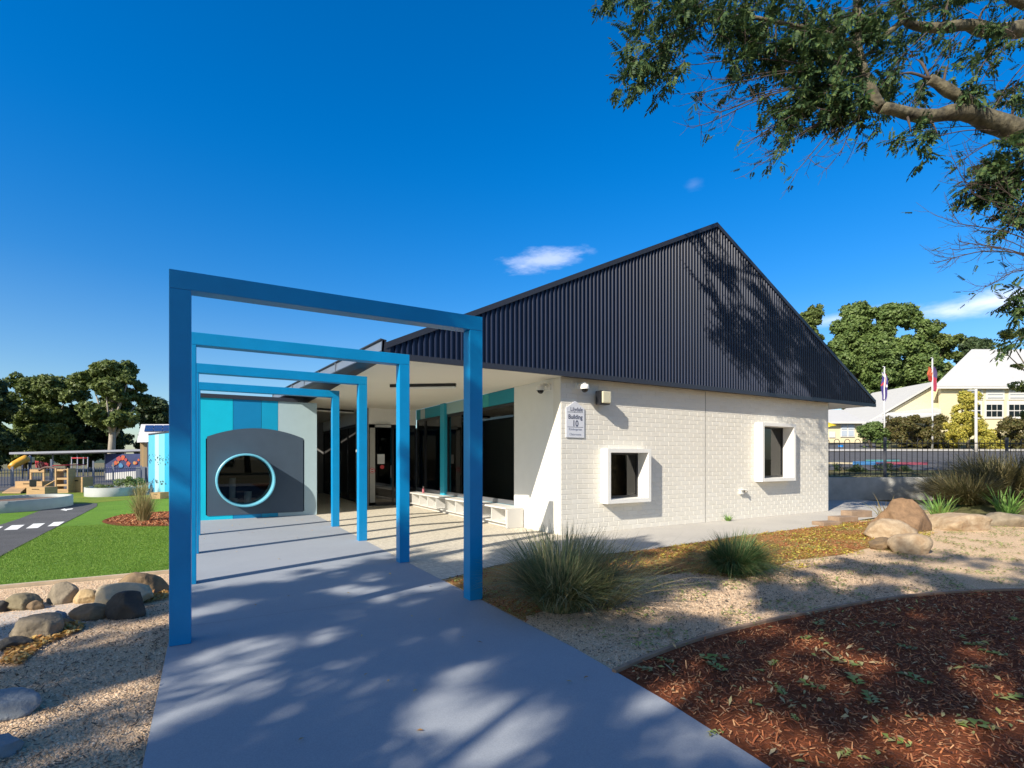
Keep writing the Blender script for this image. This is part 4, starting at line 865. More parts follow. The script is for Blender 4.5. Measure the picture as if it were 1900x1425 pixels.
limb([at(1980, 60, 10), at(1900, 5, 9.9), at(1820, -30, 9.8), at(1700, -60, 9.6), at(1500, -50, 9.2), at(1300, -30, 8.9), at(1210, 20, 8.8)], [.13, .11, .09, .07, .05, .035, .015])
limb([at(1676, 35, 9.5), at(1640, 70, 9.4), at(1610, 100, 9.2), at(1560, 110, 9)], [.06, .045, .03, .015])
limb([at(1592, 90, 8.8), at(1520, 60, 8.7), at(1440, 40, 8.6), at(1350, 30, 8.6), at(1260, 60, 8.5), at(1200, 110, 8.4)], [.05, .04, .03, .022, .016, .008])
limb([at(1610, 150, 8.7), at(1540, 160, 8.6), at(1500, 200, 8.5), at(1450, 250, 8.5)], [.04, .028, .02, .008])
limb([at(2010, 310, 9.5), at(1960, 350, 9.2), at(1900, 340, 9), at(1860, 330, 8.9)], [.09, .06, .04, .02])
limb([at(2010, 330, 9.5), at(1985, 420, 9.0), at(1960, 520, 8.8), at(1925, 600, 8.8)], [.08, .06, .04, .015])
LV = []
twg = MB()
def spray(c, n, spread, bias=(0, 0, 0), twl=.44, lv=(.16, .26), link_=True, dens=9):
    c = Vector(c)
    S, R_ = min(limbs, key=lambda q_: (q_[0] - c).length + q_[1] * 0)
    if link_ and (S - c).length < 4: mid = S.lerp(c, .55) + Vector((0, 0, .12 * (S - c).length)); twg.tube(smooth_poly([S, mid, c], 3), [min(.022, R_ * .6)] * 4 + [.014, .010, .007], 5)
    for i in range(n):
        p0 = c + Vector(rng.normal(0, spread, 3)); D = Vector(rng.normal(0, .6, 3)) + Vector(bias) + Vector((0, 0, -.35)); D.normalize(); L = twl * random.uniform(.6, 1.3)
        st = c.lerp(p0, .3); pts = [st, p0, p0 + D * L * .5 + Vector((0, 0, -.03)), p0 + D * L + Vector((0, 0, -.12 * L))]; pts = smooth_poly(pts, 3)
        twg.tube(pts, [.0055] * 3 + [.005] * 3 + [.0035] * (len(pts) - 6), 4, False)
        k = int(dens * random.uniform(.7, 1.3)); ts = rng.uniform(.25, 1, k); P = np.array([pts[min(len(pts) - 1, int(t * (len(pts) - 1)))] for t in ts]) + rng.normal(0, .015, (k, 3))
        dv = np.array(D)[None] * .5 + rng.normal(0, .55, (k, 3)) + np.array([0, 0, -.35]); LV.append(compound(P, dv, rng.uniform(lv[0], lv[1], k), rng.normal(0, .4, (k, 3)) + np.array([0, 0, 1.])))
LFT = (-.6, .35, 0)
for (px, py, d, n_, sp) in [(1135, -10, 8.7, 3, .10), (1190, 15, 8.6, 8, .18), (1195, 115, 8.3, 12, .17), (1230, 60, 8.4, 12, .2), (1255, 120, 8.4, 6, .14), (1290, 10, 8.6, 14, .22), (1310, 60, 8.5, 10, .2), (1370, 20, 8.6, 16, .24), (1385, 80, 8.6, 10, .2), (1430, 40, 8.7, 16, .24), (1440, 110, 8.6, 12, .2), (1490, 20, 8.8, 18, .26), (1500, 90, 8.7, 20, .24), (1520, 150, 8.6, 18, .2), (1560, 60, 8.8, 18, .24), (1570, 120, 8.7, 20, .2), (1570, 195, 8.5, 20, .17), (1540, 195, 8.4, 12, .13), (1500, 190, 8.5, 10, .16), (1478, 215, 8.4, 6, .12), (1450, 250, 8.4, 2, .06), (1600, 20, 9, 14, .26), (1640, 100, 9, 8, .22), (1690, 20, 9.3, 9, .26), (1700, 110, 9.2, 5, .2), (1760, 0, 9.5, 9, .28), (1760, 120, 9.2, 5, .22), (1830, 10, 9.6, 9, .28), (1840, 110, 9.4, 7, .24), (1880, 150, 9.3, 7, .22), (1800, 170, 9, 5, .18), (1880, 60, 9.4, 6, .25), (1690, 245, 8.7, 4, .12), (1740, 248, 8.8, 3, .12), (1885, 290, 9, 18, .2), (1880, 345, 8.9, 22, .18), (1850, 310, 8.9, 10, .14), (1905, 390, 8.9, 14, .16), (1900, 555, 8.8, 8, .12), (1920, 600, 8.8, 6, .12), (1660, 140, 8.9, 6, .16)]:
    spray(at(px, py, d), n_, sp, LFT)
for (px, py, d, n_, sp) in [(1150, -90, 8.9, 14, .4), (1300, -100, 9, 20, .5), (1450, -120, 9.2, 22, .55), (1600, -110, 9.4, 22, .55), (1760, -100, 9.8, 22, .55), (1900, -90, 10, 22, .55), (2000, 150, 9.8, 16, .4), (1980, 230, 9.4, 12, .3), (1400, -250, 9.8, 22, .7), (1600, -260, 10, 22, .7), (1800, -260, 10.2, 22, .7), (2000, -150, 10.2, 22, .6), (2100, 60, 10, 20, .6)]:
    spray(at(px, py, d), n_, sp, LFT, .7)
# bare and thinly leaved hanging twigs
def bare(start, end, n_side=6, r=.012, L=.5, leafy=0.0, curl=.25, seed=1):
    rr = random.Random(seed); s_, e = Vector(start), Vector(end); mid = s_.lerp(e, .5) + Vector((0, 0, curl * .4)); main = smooth_poly([s_, mid, e, e + (e - mid) * .15 + Vector((0, 0, curl * .2))], 6)
    twg.tube(main, list(np.linspace(r, .003, len(main))), 5, False); D = (e - s_).normalized()
    for k in range(n_side):
        i = rr.randint(3, len(main) - 3); b = main[i]; dv = (D + Vector((rr.gauss(0, .5), rr.gauss(0, .5), rr.gauss(0, .6)))).normalized(); l = L * rr.uniform(.4, 1.1)
        tw = smooth_poly([b, b + dv * l * .5 + Vector((0, 0, -.05 * l)), b + dv * l + Vector((0, 0, .1 * l))], 4); twg.tube(tw, list(np.linspace(r * .45, .002, len(tw))), 4, False)
        for _ in range(2):
            q_ = tw[rr.randint(2, 6)]; dv2 = (dv + Vector((rr.gauss(0, .6), rr.gauss(0, .6), rr.gauss(0, .6)))).normalized(); twg.tube([q_, q_ + dv2 * l * .2, q_ + dv2 * l * .4 + Vector((0, 0, .05 * l))], [.003, .0025, .0015], 4, False)
            if rr.random() < leafy: LV.append(compound(np.array([q_ + dv2 * l * .4]), np.array([dv2]), np.array([rr.uniform(.1, .18)]), np.array([[0, 0, 1.]])))
for i, (a, b, ns, lf) in enumerate([((1560, 130, 8.6), (1310, 170, 8.3), 8, .6), ((1540, 150, 8.6), (1315, 228, 8.3), 8, .35), ((1520, 160, 8.6), (1345, 205, 8.3), 7, .4), ((1500, 120, 8.6), (1290, 120, 8.4), 6, .5), ((1570, 180, 8.5), (1390, 262, 8.3), 8, .3), ((1580, 200, 8.5), (1420, 300, 8.3), 9, .7), ((1590, 210, 8.5), (1485, 310, 8.3), 6, .1), ((1600, 210, 8.5), (1560, 285, 8.4), 5, .2),
        ((1880, 245, 9.2), (1710, 260, 8.9), 9, .5), ((1890, 255, 9.2), (1780, 300, 8.9), 7, .3), ((1900, 470, 8.8), (1745, 485, 8.5), 10, .05), ((1960, 470, 8.8), (1780, 415, 8.5), 10, .08), ((1960, 500, 8.8), (1790, 450, 8.5), 9, .05), ((1930, 420, 8.8), (1825, 370, 8.5), 7, .1), ((1930, 500, 8.8), (1835, 530, 8.6), 8, .3), ((1960, 380, 8.9), (1800, 340, 8.7), 6, .3), ((1880, 350, 8.9), (1785, 345, 8.7), 4, .2), ((1720, 60, 9.2), (1620, 180, 8.9), 6, .4), ((1860, 70, 9.4), (1780, 200, 9.1), 7, .4), ((1780, 60, 9.4), (1700, 180, 9.1), 7, .5), ((1900, 120, 9.4), (1830, 230, 9.1), 7, .5)]):
    bare(at(*a), at(*b), ns, .012, .55, lf, seed=i + 5)
    bare(at(a[0] + 10, a[1] + 8, a[2]), at(b[0] + 28, b[1] - 22, b[2] + .1), ns, .009, .5, lf * .6, seed=i + 60)
lim.build('branches', BARK, TREE); twg.build('twigs', BARKD, TREE)
V = np.concatenate(LV); npmesh('foliage', V, np.arange(len(V)).reshape(-1, 4), LM, TREE); print('leaf quads', len(V) // 4)

# small hanging tree at the right edge, its trunk outside the picture
tp = at(1990, 852, 15); tp = (tp.x, tp.y, .1)
bl = [(*at(px, py, d), r, .45) for px, py, d, r in [(1868, 622, 14.5, .32), (1905, 615, 14.6, .45), (1850, 640, 14.4, .2), (1900, 680, 14.5, .35), (1930, 720, 14.6, .5), (1890, 715, 14.3, .25), (1905, 770, 14.5, .30), (1950, 640, 15, .6), (1960, 760, 15, .6), (2000, 700, 15.2, .8), (1990, 580, 15.3, .7)]]
tree('drooping_tree', tp, bl, 130, .065, FM1, 'fine leaved drooping tree at the right edge before the school roof', .1, h=5)

# shade tree to the left behind the photographer: its crown throws the dapples over the path
ST = thing('shade_tree', 'large spreading tree standing left of the path behind the photographer', 'tree', (-10.2, -2.6, 0))
lim = MB(); twg = MB(); limbs = []; LV = []
limb([(-10.2, -2.6, -.1), (-10.1, -2.5, 2), (-9.8, -2.2, 4.2), (-9.3, -1.8, 6)], [.4, .33, .28, .22], 12)
cc = Vector((-9.4, -1.75, 8.0))
for k in range(9):
    a = 2 * math.pi * k / 9; e = cc + Vector((math.cos(a) * 4.0, math.sin(a) * 4.2, random.uniform(-1.2, 1.6))); s0 = Vector((-9.4, -1.9, 5.6))
    limb([s0, s0.lerp(e, .5) + Vector((0, 0, .7)), e], [.06, .035, .012], 7)
GAPS = [(600, 1180, .30), (500, 1215, .22), (520, 1265, .28), (440, 1300, .2), (360, 1330, .22), (700, 1162, .2), (760, 1100, .3), (850, 1075, .2), (880, 1155, .15), (620, 1270, .15), (1040, 1270, .25), (1120, 1300, .16), (985, 1335, .17), (900, 1395, .12), (780, 1395, .17), (1100, 1385, .12), (1230, 1405, .14), (920, 1210, .12),
        (1320, 1105, .5), (1430, 1062, .4), (1560, 1075, .35), (1210, 1150, .2), (1330, 1270, .34), (1420, 1330, .25), (1600, 1210, .2), (1750, 1150, .3), (1880, 1290, .28), (1840, 1400, .3), (1530, 1390, .2), (1650, 1330, .12),
        (210, 1250, .2), (230, 1345, .24), (120, 1330, .2), (60, 1260, .15), (150, 1190, .3), (60, 1215, .3), (640, 1095, .25), (430, 1120, .3)]
GP = [(Vector((*g(px, py), 0)), rr_) for px, py, rr_ in GAPS] + [(Vector((*g(px, py), 0)), .13) for px, py in [(560, 1120), (650, 1130), (820, 1110), (700, 1220), (640, 1225), (800, 1180), (960, 1195), (1000, 1230), (840, 1235), (900, 1262), (760, 1290), (620, 1345), (480, 1375), (400, 1400), (690, 1075), (740, 1060), (600, 1075), (850, 1330), (340, 1400), (410, 1255), (450, 1180)]]
def lit_gap(p, extra=.0):
    for G_, rr_ in GP:
        w_ = p - G_
        if (w_ - SUN * w_.dot(SUN)).length < rr_ + extra: return True
    return False
def crown_shade(n_cl, seed):
    rr = random.Random(seed); k = 0
    while k < n_cl:
        v = Vector((rr.uniform(-1, 1), rr.uniform(-1, 1), rr.uniform(-1, 1)))
        if v.length > 1: continue
        p = cc + Vector((v.x * 6.6, v.y * 5.1, v.z * 2.8)); k += 1; h_ = p - SUN * (p.z / SUN.z); vv = h_.y - .38 * h_.x
        if h_.x > (11 if vv > 4.5 else 7.4 + max(0, 1.2 - vv) * 2.5) or vv > 6.7: continue
        q_ = p - SUN * p.dot(SUN)
        if h_.x > 2.9 and vv < 4.2 and rr.random() < .42: continue
        if noise.noise(q_ * 1.5 + Vector((3, 1, 0))) < (-.30 if h_.x < 2.9 else -.12) or lit_gap(p, .05): continue
        yield p
for p in crown_shade(3700, 4): spray(p, 2, .12, (0, 0, 0), .22, (.24, .34), False, 8)
lim.build('branches', BARK, ST); twg.build('twigs', BARKD, ST); V = np.concatenate(LV); npmesh('foliage', V, np.arange(len(V)).reshape(-1, 4), LM, ST); print('shade quads', len(V) // 4)
# distant row behind the photographer, seen only mirrored in the glass
for i, (x, y, s_, lb) in enumerate([(-6, -34, 1.0, 'broad dark tree far behind the photographer, westernmost of the row'), (4, -36, 1.2, 'broad dark tree far behind the photographer, second of the row'), (14, -33, 1.1, 'broad dark tree far behind the photographer, third of the row'), (25, -34, 1.2, 'broad dark tree far behind the photographer, last of the row')]):
    rr = random.Random(i); bl = [(x + rr.uniform(-4, 4), y + rr.uniform(-2, 2), rr.uniform(1.5, 9) * s_, rr.uniform(1.6, 2.4), .85) for _ in range(22)]
    tree('boundary_tree', (x, y, 0), bl, 7, .4, FM2, lb, .35, group='trees behind the photographer')

# ------------------------------------------------------------------ right side: retaining wall, fence, school, flags
def linepts(a0, a1, d0, d1): return Vector((*ad(a0, d0), 0)), Vector((*ad(a1, d1), 0))
p0, p1 = linepts(.50, .835, 19.1, 19.1); m = MB().obox(p0, p1 - p0, (p1 - p0).length, .22, .83)
tag(m.build('retaining_wall', mat('wall_concrete', (.42, .42, .40), .8, var=.22, vscale=1.5, bump=.3)), 'low grey concrete retaining wall under the hoop topped fence', 'wall')
HF = thing('hoop_fence', 'black hoop topped metal fence on the retaining wall', 'fence', tuple(ad(.62, 19.5)) + (.8,))
FB = mat('fence_black', (.014, .014, .018), .45); f0_, f1_ = Vector((*ad(.48, 19.45), 0)), Vector((*ad(1.35, 19.45), 0)); dF = (f1_ - f0_).normalized(); LF = (f1_ - f0_).length; zf = .83; HH = 1.42
step = .194; nfe = int(LF / (2 * step)); nmesh = None
for i in range(nfe):
    b = f0_ + dF * (i * 2 * step)
    if nmesh is None:
        pts = [Vector((0, 0, .04)), Vector((0, 0, HH - .1))] + [dF * (step / 2 - step / 2 * math.cos(t)) + Vector((0, 0, HH - .1 + step / 2 * math.sin(t))) for t in np.linspace(.3, math.pi - .3, 7)] + [dF * step + Vector((0, 0, HH - .1)), dF * step + Vector((0, 0, .04))]
        mb = MB().tube(pts, .011, 6); me = None; o = mb.build('hoop', FB, HF); nmesh = o.data; o.matrix_parent_inverse = Matrix.Identity(4); o.location = b + Vector((0, 0, zf)) - HF.location
    else: o = bpy.data.objects.new('hoop', nmesh); COL.objects.link(o); o.parent = HF; o.location = b + Vector((0, 0, zf)) - HF.location
MB().obox(f0_ + Vector((0, -.02, zf + HH - .17)), dF, LF, .03, .035).build('top_rail', FB, HF); MB().obox(f0_ + Vector((0, -.02, zf + .10)), dF, LF, .03, .035).build('bottom_rail', FB, HF)
for px in (1642, 1868, 2100):
    p = at(px, 0, 19.42); MB().box(p.x - .04, p.y - .04, zf, p.x + .04, p.y + .04, zf + HH + .06).build('fence_post', mat('post_grey', (.06, .065, .08), .5), HF)

CREAM = mat('cream_boards', (.66, .58, .38), .7, var=.08, vscale=3, stretch=(1, 1, 8)); ROOFW = mat('pale_roof', (.52, .515, .50), .5, var=.05, vscale=1, stretch=(6, 1, 1)); WPAINT = mat('white_weatherboard', (.62, .61, .58), .6, var=.04)
# axes: u along the image, v away
U = Vector((CS, -SN, 0)); Vv = Vector((SN, CS, 0))
def quadbox(m, px0, px1, z0, z1, d, dep):
    a, b = at(px0, 0, d), at(px1, 0, d); a.z = b.z = z0; m.obox(a, U, (b - a).length, dep, z1 - z0); return m
S1 = thing('school_hall', 'cream weatherboard school hall with a pale metal roof at the right edge', 'building', tuple(at(1800, 830, 50)))
zb = 2.4; d1 = 50; z_e = at(0, 718, d1).z; m = quadbox(MB(), 1746, 2100, zb, z_e, d1, .3); m.build('wall', CREAM, S1)
r0_, r1_ = at(1733, 714, d1 - .5), at(2120, 714, d1 - .5); zr_ = at(0, 640, 56).z
e0, e1 = r0_.copy(), r1_.copy(); e0.z = e1.z = z_e; k0 = at(1803, 648, 57); k1 = k0 + U * 24
b0, b1 = e0 + (k0 - e0) * 2, e1 + (k0 - e0) * 2; b0.z = b1.z = z_e
m = MB(); m.add([e0, e1, k1, k0, b0, b1], [(0, 1, 2, 3), (3, 2, 5, 4), (0, 3, 4)]); m.build('roof', ROOFW, S1)
MB().obox(e0 - Vector((0, 0, .22)), U, (e1 - e0).length, .1, .2).build('gutter', WPAINT, S1)
for i, px in enumerate((1806, 1846, 1888)):
    # upper louvred panels and lower windows
    w = MB(); quadbox(w, px - 16, px + 18, at(0, 742, d1).z, at(0, 722, d1).z, d1 - .08, .07); wo = w.build('louvre_panel', WPAINT, S1)
    m = MB()
    for k in range(3): quadbox(m, px - 13, px + 15, at(0, 739 - k * 6.5, d1).z, at(0, 737.4 - k * 6.5, d1).z, d1 - .12, .03)
    m.build('louvre_shadow_gap', mat('gap_grey', (.35, .38, .42), .7), wo)
    w = MB(); quadbox(w, px - 18, px + 16, at(0, 777, d1).z, at(0, 744, d1).z, d1 - .1, .09); wo = w.build('window', WPAINT, S1)
    m = MB()
    for c_ in range(3): 
        for r__ in range(2): quadbox(m, px - 15 + c_ * 10, px - 6.5 + c_ * 10, at(0, 773 - r__ * 12, d1).z, at(0, 763 - r__ * 12, d1).z, d1 - .13, .03)
    m.build('window_pane', GLASS, wo)
S2 = thing('school_gable_wing', 'cream lean-to wing with a long sloping white roof edge left of the school hall', 'building', tuple(at(1680, 830, 52)))
dq = 51; q0, q1, q2, q3 = at(1602, 786, dq), at(1733, 709, dq), at(1746, 713, dq), at(1746, 762, dq)
m = MB().prism([at(1640, 770, dq), at(1740, 712, dq), at(1746, 714, dq), at(1746, 830, dq), at(1640, 830, dq)], Vv * 8); m.build('wall', CREAM, S2)
m = MB().prism([at(1600, 788, dq - .4), at(1738, 707, dq - .4), at(1738, 711, dq - .4), at(1606, 788, dq - .4)], Vv * 9); m.build('roof_edge', ROOFW, S2)
m = MB().prism([at(1600, 790, dq - 3), at(1746, 770, dq - 3), at(1746, 758, dq - .02), at(1640, 768, dq - .02), at(1612, 783, dq - .02)], (0, 0, .12)); m.build('verandah_roof', ROOFW, S2)
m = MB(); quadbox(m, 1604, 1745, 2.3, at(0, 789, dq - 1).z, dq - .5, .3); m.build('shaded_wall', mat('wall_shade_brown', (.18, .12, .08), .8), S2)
S3 = thing('school_office', 'small cream brick building with a pale hip roof right behind the navy gable', 'building', tuple(at(1560, 835, 44)))
d3 = 43; m = quadbox(MB(), 1470, 1600, 2.0, at(0, 782, d3).z, d3, 6); m.build('wall', CREAM, S3)
e0, e1 = at(1440, 783, d3 - .5), at(1607, 783, d3 - .5); k0, k1 = at(1470, 760, d3 + 3), at(1564, 760, d3 + 3); b0, b1 = e0 + Vv * 7, e1 + Vv * 7
m = MB().add([e0, e1, k1, k0, b0, b1], [(0, 1, 2, 3), (3, 2, 5, 4), (1, 5, 2), (0, 3, 4)]); m.build('roof', ROOFW, S3); MB().obox(e0 - Vector((0, 0, .12)), U, (e1 - e0).length, .1, .14).build('gutter', WPAINT, S3)
w = MB(); quadbox(w, 1560, 1586, at(0, 811, d3).z, at(0, 785, d3).z, d3 - .08, .07); wo = w.build('window', WPAINT, S3)
m = MB(); [quadbox(m, a, b, at(0, c + 10, d3).z, at(0, c, d3).z, d3 - .11, .03) for a, b in ((1562, 1571.5), (1574.5, 1584)) for c in (787, 799)]; m.build('window_pane', mat('sheer_pane', (.42, .48, .56), .2), wo)
m = MB(); quadbox(m, 1539, 1550, at(0, 812, d3).z, at(0, 801, d3).z, d3 - .08, .07); m.build('notice_board', WPAINT, S3)
S4 = MB().prism([at(1570, 764, 62), at(1632, 764, 62), at(1640, 780, 56), at(1590, 780, 56)], (0, 0, .15)); tag(S4.build('blue_roof', mat('blue_roof', (.0, .22, .38), .5)), 'bright blue roof sheet behind the small cream building', 'roof')
tag(MB().tube([at(1560, 836, 38), at(1560, 826, 38)], .16, 14).build('blue_bin', mat('bin_blue', (.0, .16, .5), .5)), 'blue drum bin by the road in front of the small cream building', 'bin')
YS = MB().prism([at(1500, 793, 40), at(1534, 784, 40), at(1552, 790, 40), at(1540, 792, 39)], (0, 0, .05)); tag(YS.build('shade_sail', mat('sail_yellow', (.75, .60, .04), .7)), 'yellow shade sail tip beside the navy gable building', 'sail')

POLE = mat('pole_white', (.68, .68, .68), .4)
def flagpole(px, pyt, d, label): 
    b = at(px, 0, d); zb_ = hill((px - CX) / F, d); t = thing('flagpole', label, 'flagpole', (b.x, b.y, zb_), 'flagpoles in front of the school'); zt = at(px, pyt, d).z
    MB().tube([(b.x, b.y, zb_ - .05), (b.x, b.y, zt)], [.07, .04], 10).build('pole', POLE, t); MB().box(b.x - .18, b.y - .03, zt, b.x + .06, b.y + .03, zt + .04).build('pole_cap', POLE, t); return b
def flag(px0, py0, w, h, d, bands, label, back=1):
    """limp flag: folded cloth, bands = [(frac0, frac1, colour)] down its drop"""
    m = MB(); cols = []; nu, nv = 24, 30; P = {}; S = []
    for j in range(nv + 1):
        for i in range(nu + 1):
            f = i / nu; z = j / nv; x = px0 + w * (f * (.55 + .45 * math.sin(z * 2.8 + .3))) + 1.0 * math.sin(z * 9); p = at(x, py0 + h * z + 3 * f, d) + Vv * (.07 * math.sin(f * 16 + z * 3)); S.append(p)
    for j in range(nv):
        for i in range(nu):
            f, z = (i + .5) / nu, (j + .5) / nv; c = bands(f, z)
            if c not in cols: cols.append(c)
            m.m = cols.index(c); m.add([S[j * (nu + 1) + i], S[j * (nu + 1) + i + 1], S[(j + 1) * (nu + 1) + i + 1], S[(j + 1) * (nu + 1) + i]], [(0, 1, 2, 3)], True)
    tag(m.build('flag', [mat('cloth_%02d' % int(sum(c) * 37 + c[0] * 100), c, .8) for c in cols]), label, 'flag', 'limp flags')
b = flagpole(1641, 681, 38, 'nearer left flagpole with the dark blue flag')
nb_, wh, rd = (.05, .035, .18), (.5, .5, .52), (.4, .03, .05)
flag(1636.5, 690, 10, 52, 38, lambda f, z: (wh if abs(f - .5) < .16 and z < .5 and abs(f - .5) > .07 else rd if z < .5 and abs(f - .5) <= .07 else (wh if z < .5 and abs((z * 2) - f) < .12 else (rd if z < .5 and abs(z * 2 - 1 + f) < .10 else (wh if (int(f * 24), int(z * 30)) in ((5, 20), (14, 22), (9, 26), (17, 18)) else nb_)))), 'limp dark blue flag with a red and white cross in its upper part')
b = flagpole(1730, 665, 36, 'taller right flagpole with the red and black flags')
flag(1722.5, 680, 7, 26, 36, lambda f, z: (.42, .10, .04) if z < .6 else (.33, .04, .03), 'limp orange red flag on the left side of the taller pole')
flag(1731.5, 680, 6, 44, 36, lambda f, z: (.08, .06, .16) if z < .45 else (.36, .04, .09), 'limp purple and red flag on the right side of the taller pole')
lp = thing('street_lamp', 'pale lamp post in front of the golden shrub', 'lamp', tuple(ad((1811 - CX) / F, 33)) + (hill(.89, 33),))
b = at(1811, 0, 33); zb_ = hill(.89, 33); zt = at(0, 722, 33).z; MB().tube([(b.x, b.y, zb_ - .05), (b.x, b.y, zb_ + .9), (b.x, b.y, zt)], [.11, .08, .07], 12).build('pole', mat('pole_grey', (.52, .50, .46), .6), lp)
p = Vector((b.x, b.y, zt)); MB().obox(p - U * .42 - Vector((0, 0, .12)), U, .46, .14, .1).build('lamp_head', mat('head_grey', (.4, .42, .45), .4), lp)

# ------------------------------------------------------------------ left side: playground
def bed(cx_, cy_, rx, ry, h, label, rot=0):
    t = thing('garden_bed', label, 'garden bed', (cx_, cy_, 0), 'curved raised garden beds'); NS = 48; m = MB(); vs = []
    for i in range(NS):
        a = 2 * math.pi * i / NS; 
        for k, z in ((1, 0), (1, h), (.93, h), (.93, h - .12)):
            x, y = rx * k * math.cos(a), ry * k * math.sin(a); vs.append((cx_ + x * math.cos(rot) - y * math.sin(rot), cy_ + x * math.sin(rot) + y * math.cos(rot), z))
    m.add(vs, [(i * 4 + j, ((i + 1) % NS) * 4 + j, ((i + 1) % NS) * 4 + j + 1, i * 4 + j + 1) for i in range(NS) for j in range(3)], True); m.build('concrete_rim', mat('bed_concrete', (.36, .38, .37), .7, var=.12, vscale=2), t)
    MB().add([vs[i * 4 + 3][:2] + (h - .1,) for i in range(NS)], [list(range(NS))]).build('soil', mat('bed_soil', (.16, .10, .07), .95, var=.5, vscale=9, bump=1), t)
bd1 = g(20, 944); bed(-5.0, 21.2, 1.15, 1.9, .33, 'near grey blue curved garden bed with bare soil beside the asphalt path', -.3)
bed(-3.35, 27.3, .95, 1.5, .36, 'farther curved garden bed with green bushes', -.1)
tree('herb_bush', (-2.95, 27.4, .26), [(-2.85 + dx, 27.3 + dy, .52 + dz, r, .8) for dx, dy, dz, r in ((0, 0, .05, .34), (.3, .3, 0, .26), (-.3, .2, -.03, .28), (.1, -.5, -.1, .22))], 300, .05, FM3, 'bushy bright green herb in the farther garden bed', .02, h=.5, cat='plant')
tree('low_herb', (-3.8, 27.0, .26), [(-3.8 + dx, 26.9 + dy, .36, .2, .5) for dx, dy in ((0, 0), (.3, .2), (-.3, .1), (.1, -.4), (-.1, .7))], 260, .04, FM1, 'low leafy plant left of the bushy herb', .01, h=.2, cat='plant')
tussock('grass_tuft', (-2.35, 26.4), 160, .7, .5, TS, 'pale dry grass tuft at the right end of the farther bed', wid=.01, droop=.5)
# timber play crates
def crate(name, c, sx, sy, sz, label, slots=True, rot=-TH):
    t = thing(name, label, 'play crate', (c[0], c[1], c[2] if len(c) > 2 else .0), 'timber play crates'); M = Matrix.Rotation(rot, 4, 'Z'); m = MB(); th = .025
    m.box(0, 0, 0, sx, th, sz); m.box(0, sy - th, 0, sx, sy, sz); m.box(0, th, 0, th, sy - th, sz); m.box(sx - th, th, 0, sx, sy - th, sz); m.box(th, th, sz - th, sx - th, sy - th, sz)
    m.v = [tuple(Vector(t.location) + M @ Vector(v)) for v in m.v]; m.build('body', TIMBER, t)
    if slots:
        m = MB(); m.box(sx * .3, -.004, sz * .72, sx * .7, .004, sz * .80); m.v = [tuple(Vector(t.location) + M @ Vector(v)) for v in m.v]; m.build('hand_slot', mat('slot_dark', (.02, .015, .01), .9), t)
    return t
def gz(px, py): return g(px, py)
def crate_px(px0, px1, pyt, pyb, label, dep=.5, z=0, slots=True):
    d = (EYE - z) * F / (pyb - CY); p = at(px0, pyb, d); return crate('timber_crate', (p.x, p.y, z), (px1 - px0) / F * d, dep, (pyb - pyt) / F * d, label, slots)
crate_px(49, 83, 904, 920, 'long plywood crate behind the climbing ramp', .6)
crate_px(127, 153, 885, 914, 'tall dark fronted plywood crate right of the ladder shelf', .6)
crate_px(28, 78, 893, 913, 'wide plywood crate under the window frame', .6)
crate_px(279, 297, 914, 926, 'short pale plywood crate beside the nearest blue post', .5)
cr = MB(); d = 25.; q_ = [at(4, 923, 22.5), at(38, 923, 22.5), at(50, 905, 24), at(22, 905, 24)]
for p in q_: p.z = max(.02, p.z)
tag(MB().prism(q_, (0, 0, .05)).build('climbing_ramp', TIMBER), 'sloping plywood climbing ramp with foot slots', 'ramp')
def px_frame(name, parts, d, m, label, cat, group=None):
    mb = MB()
    for (x0, y0, x1, y1) in parts: quadbox(mb, x0, x1, at(0, y1, d).z, at(0, y0, d).z, d, .08)
    return tag(mb.build(name, m), label, cat, group)
t = thing('timber_window_frame', 'plywood window frame standing on the wide crate', 'play frame', tuple(at(67, 893, 24.2)))
m = MB(); [quadbox(m, a, c, at(0, d_, 24.2).z, at(0, b, 24.2).z, 24.2, .06) for a, b, c, d_ in ((55, 872, 58, 893), (79, 872, 82, 893))]; m.build('upright', TIMBER, t); m = MB(); quadbox(m, 55, 82, at(0, 876.5, 24.2).z, at(0, 871, 24.2).z, 24.18, .1); m.build('header', TIMBER, t)
t = thing('ladder_shelf', 'upright timber ladder shelf with four rungs in the play corner', 'play frame', tuple(at(115, 915, 23.5)))
for a in ((101.5, 104), (124, 126.5)): m = MB(); quadbox(m, *a, 0.0, at(0, 869, 23).z, 23, .4); m.build('upright', TIMBER, t)
for y_ in (872, 888, 900, 909, 913): m = MB(); quadbox(m, 104, 124, at(0, y_ + 2.2, 23).z if y_ != 913 else .0, at(0, y_ - 1.5, 23).z, 23.02, .35); m.build('rung', TIMBER, t)
tag(MB().tube([at(82, 903, 23.5), at(103, 891, 23.3)], .03, 6).build('timber_plank', TIMBER), 'thin slanting plank between the wide crate and the ladder shelf', 'plank')
tag(MB().tube(smooth_poly([at(72, 873, 24), at(85, 867, 24), at(100, 868, 23.5), at(122, 874, 23)], 4), .05, 6).build('rope_bridge', mat('rope_dark', (.1, .06, .05), .8)), 'dark curved rope hanging over the play frames', 'rope')
tag(MB().bev(*(lambda p: (p.x, p.y, p.z, p.x + .35, p.y + .3, p.z + .32))(at(54, 903, 23.6)), .03).build('bucket', mat('bucket_black', (.015, .02, .02), .5)), 'black tub on the wide plywood crate', 'tub')
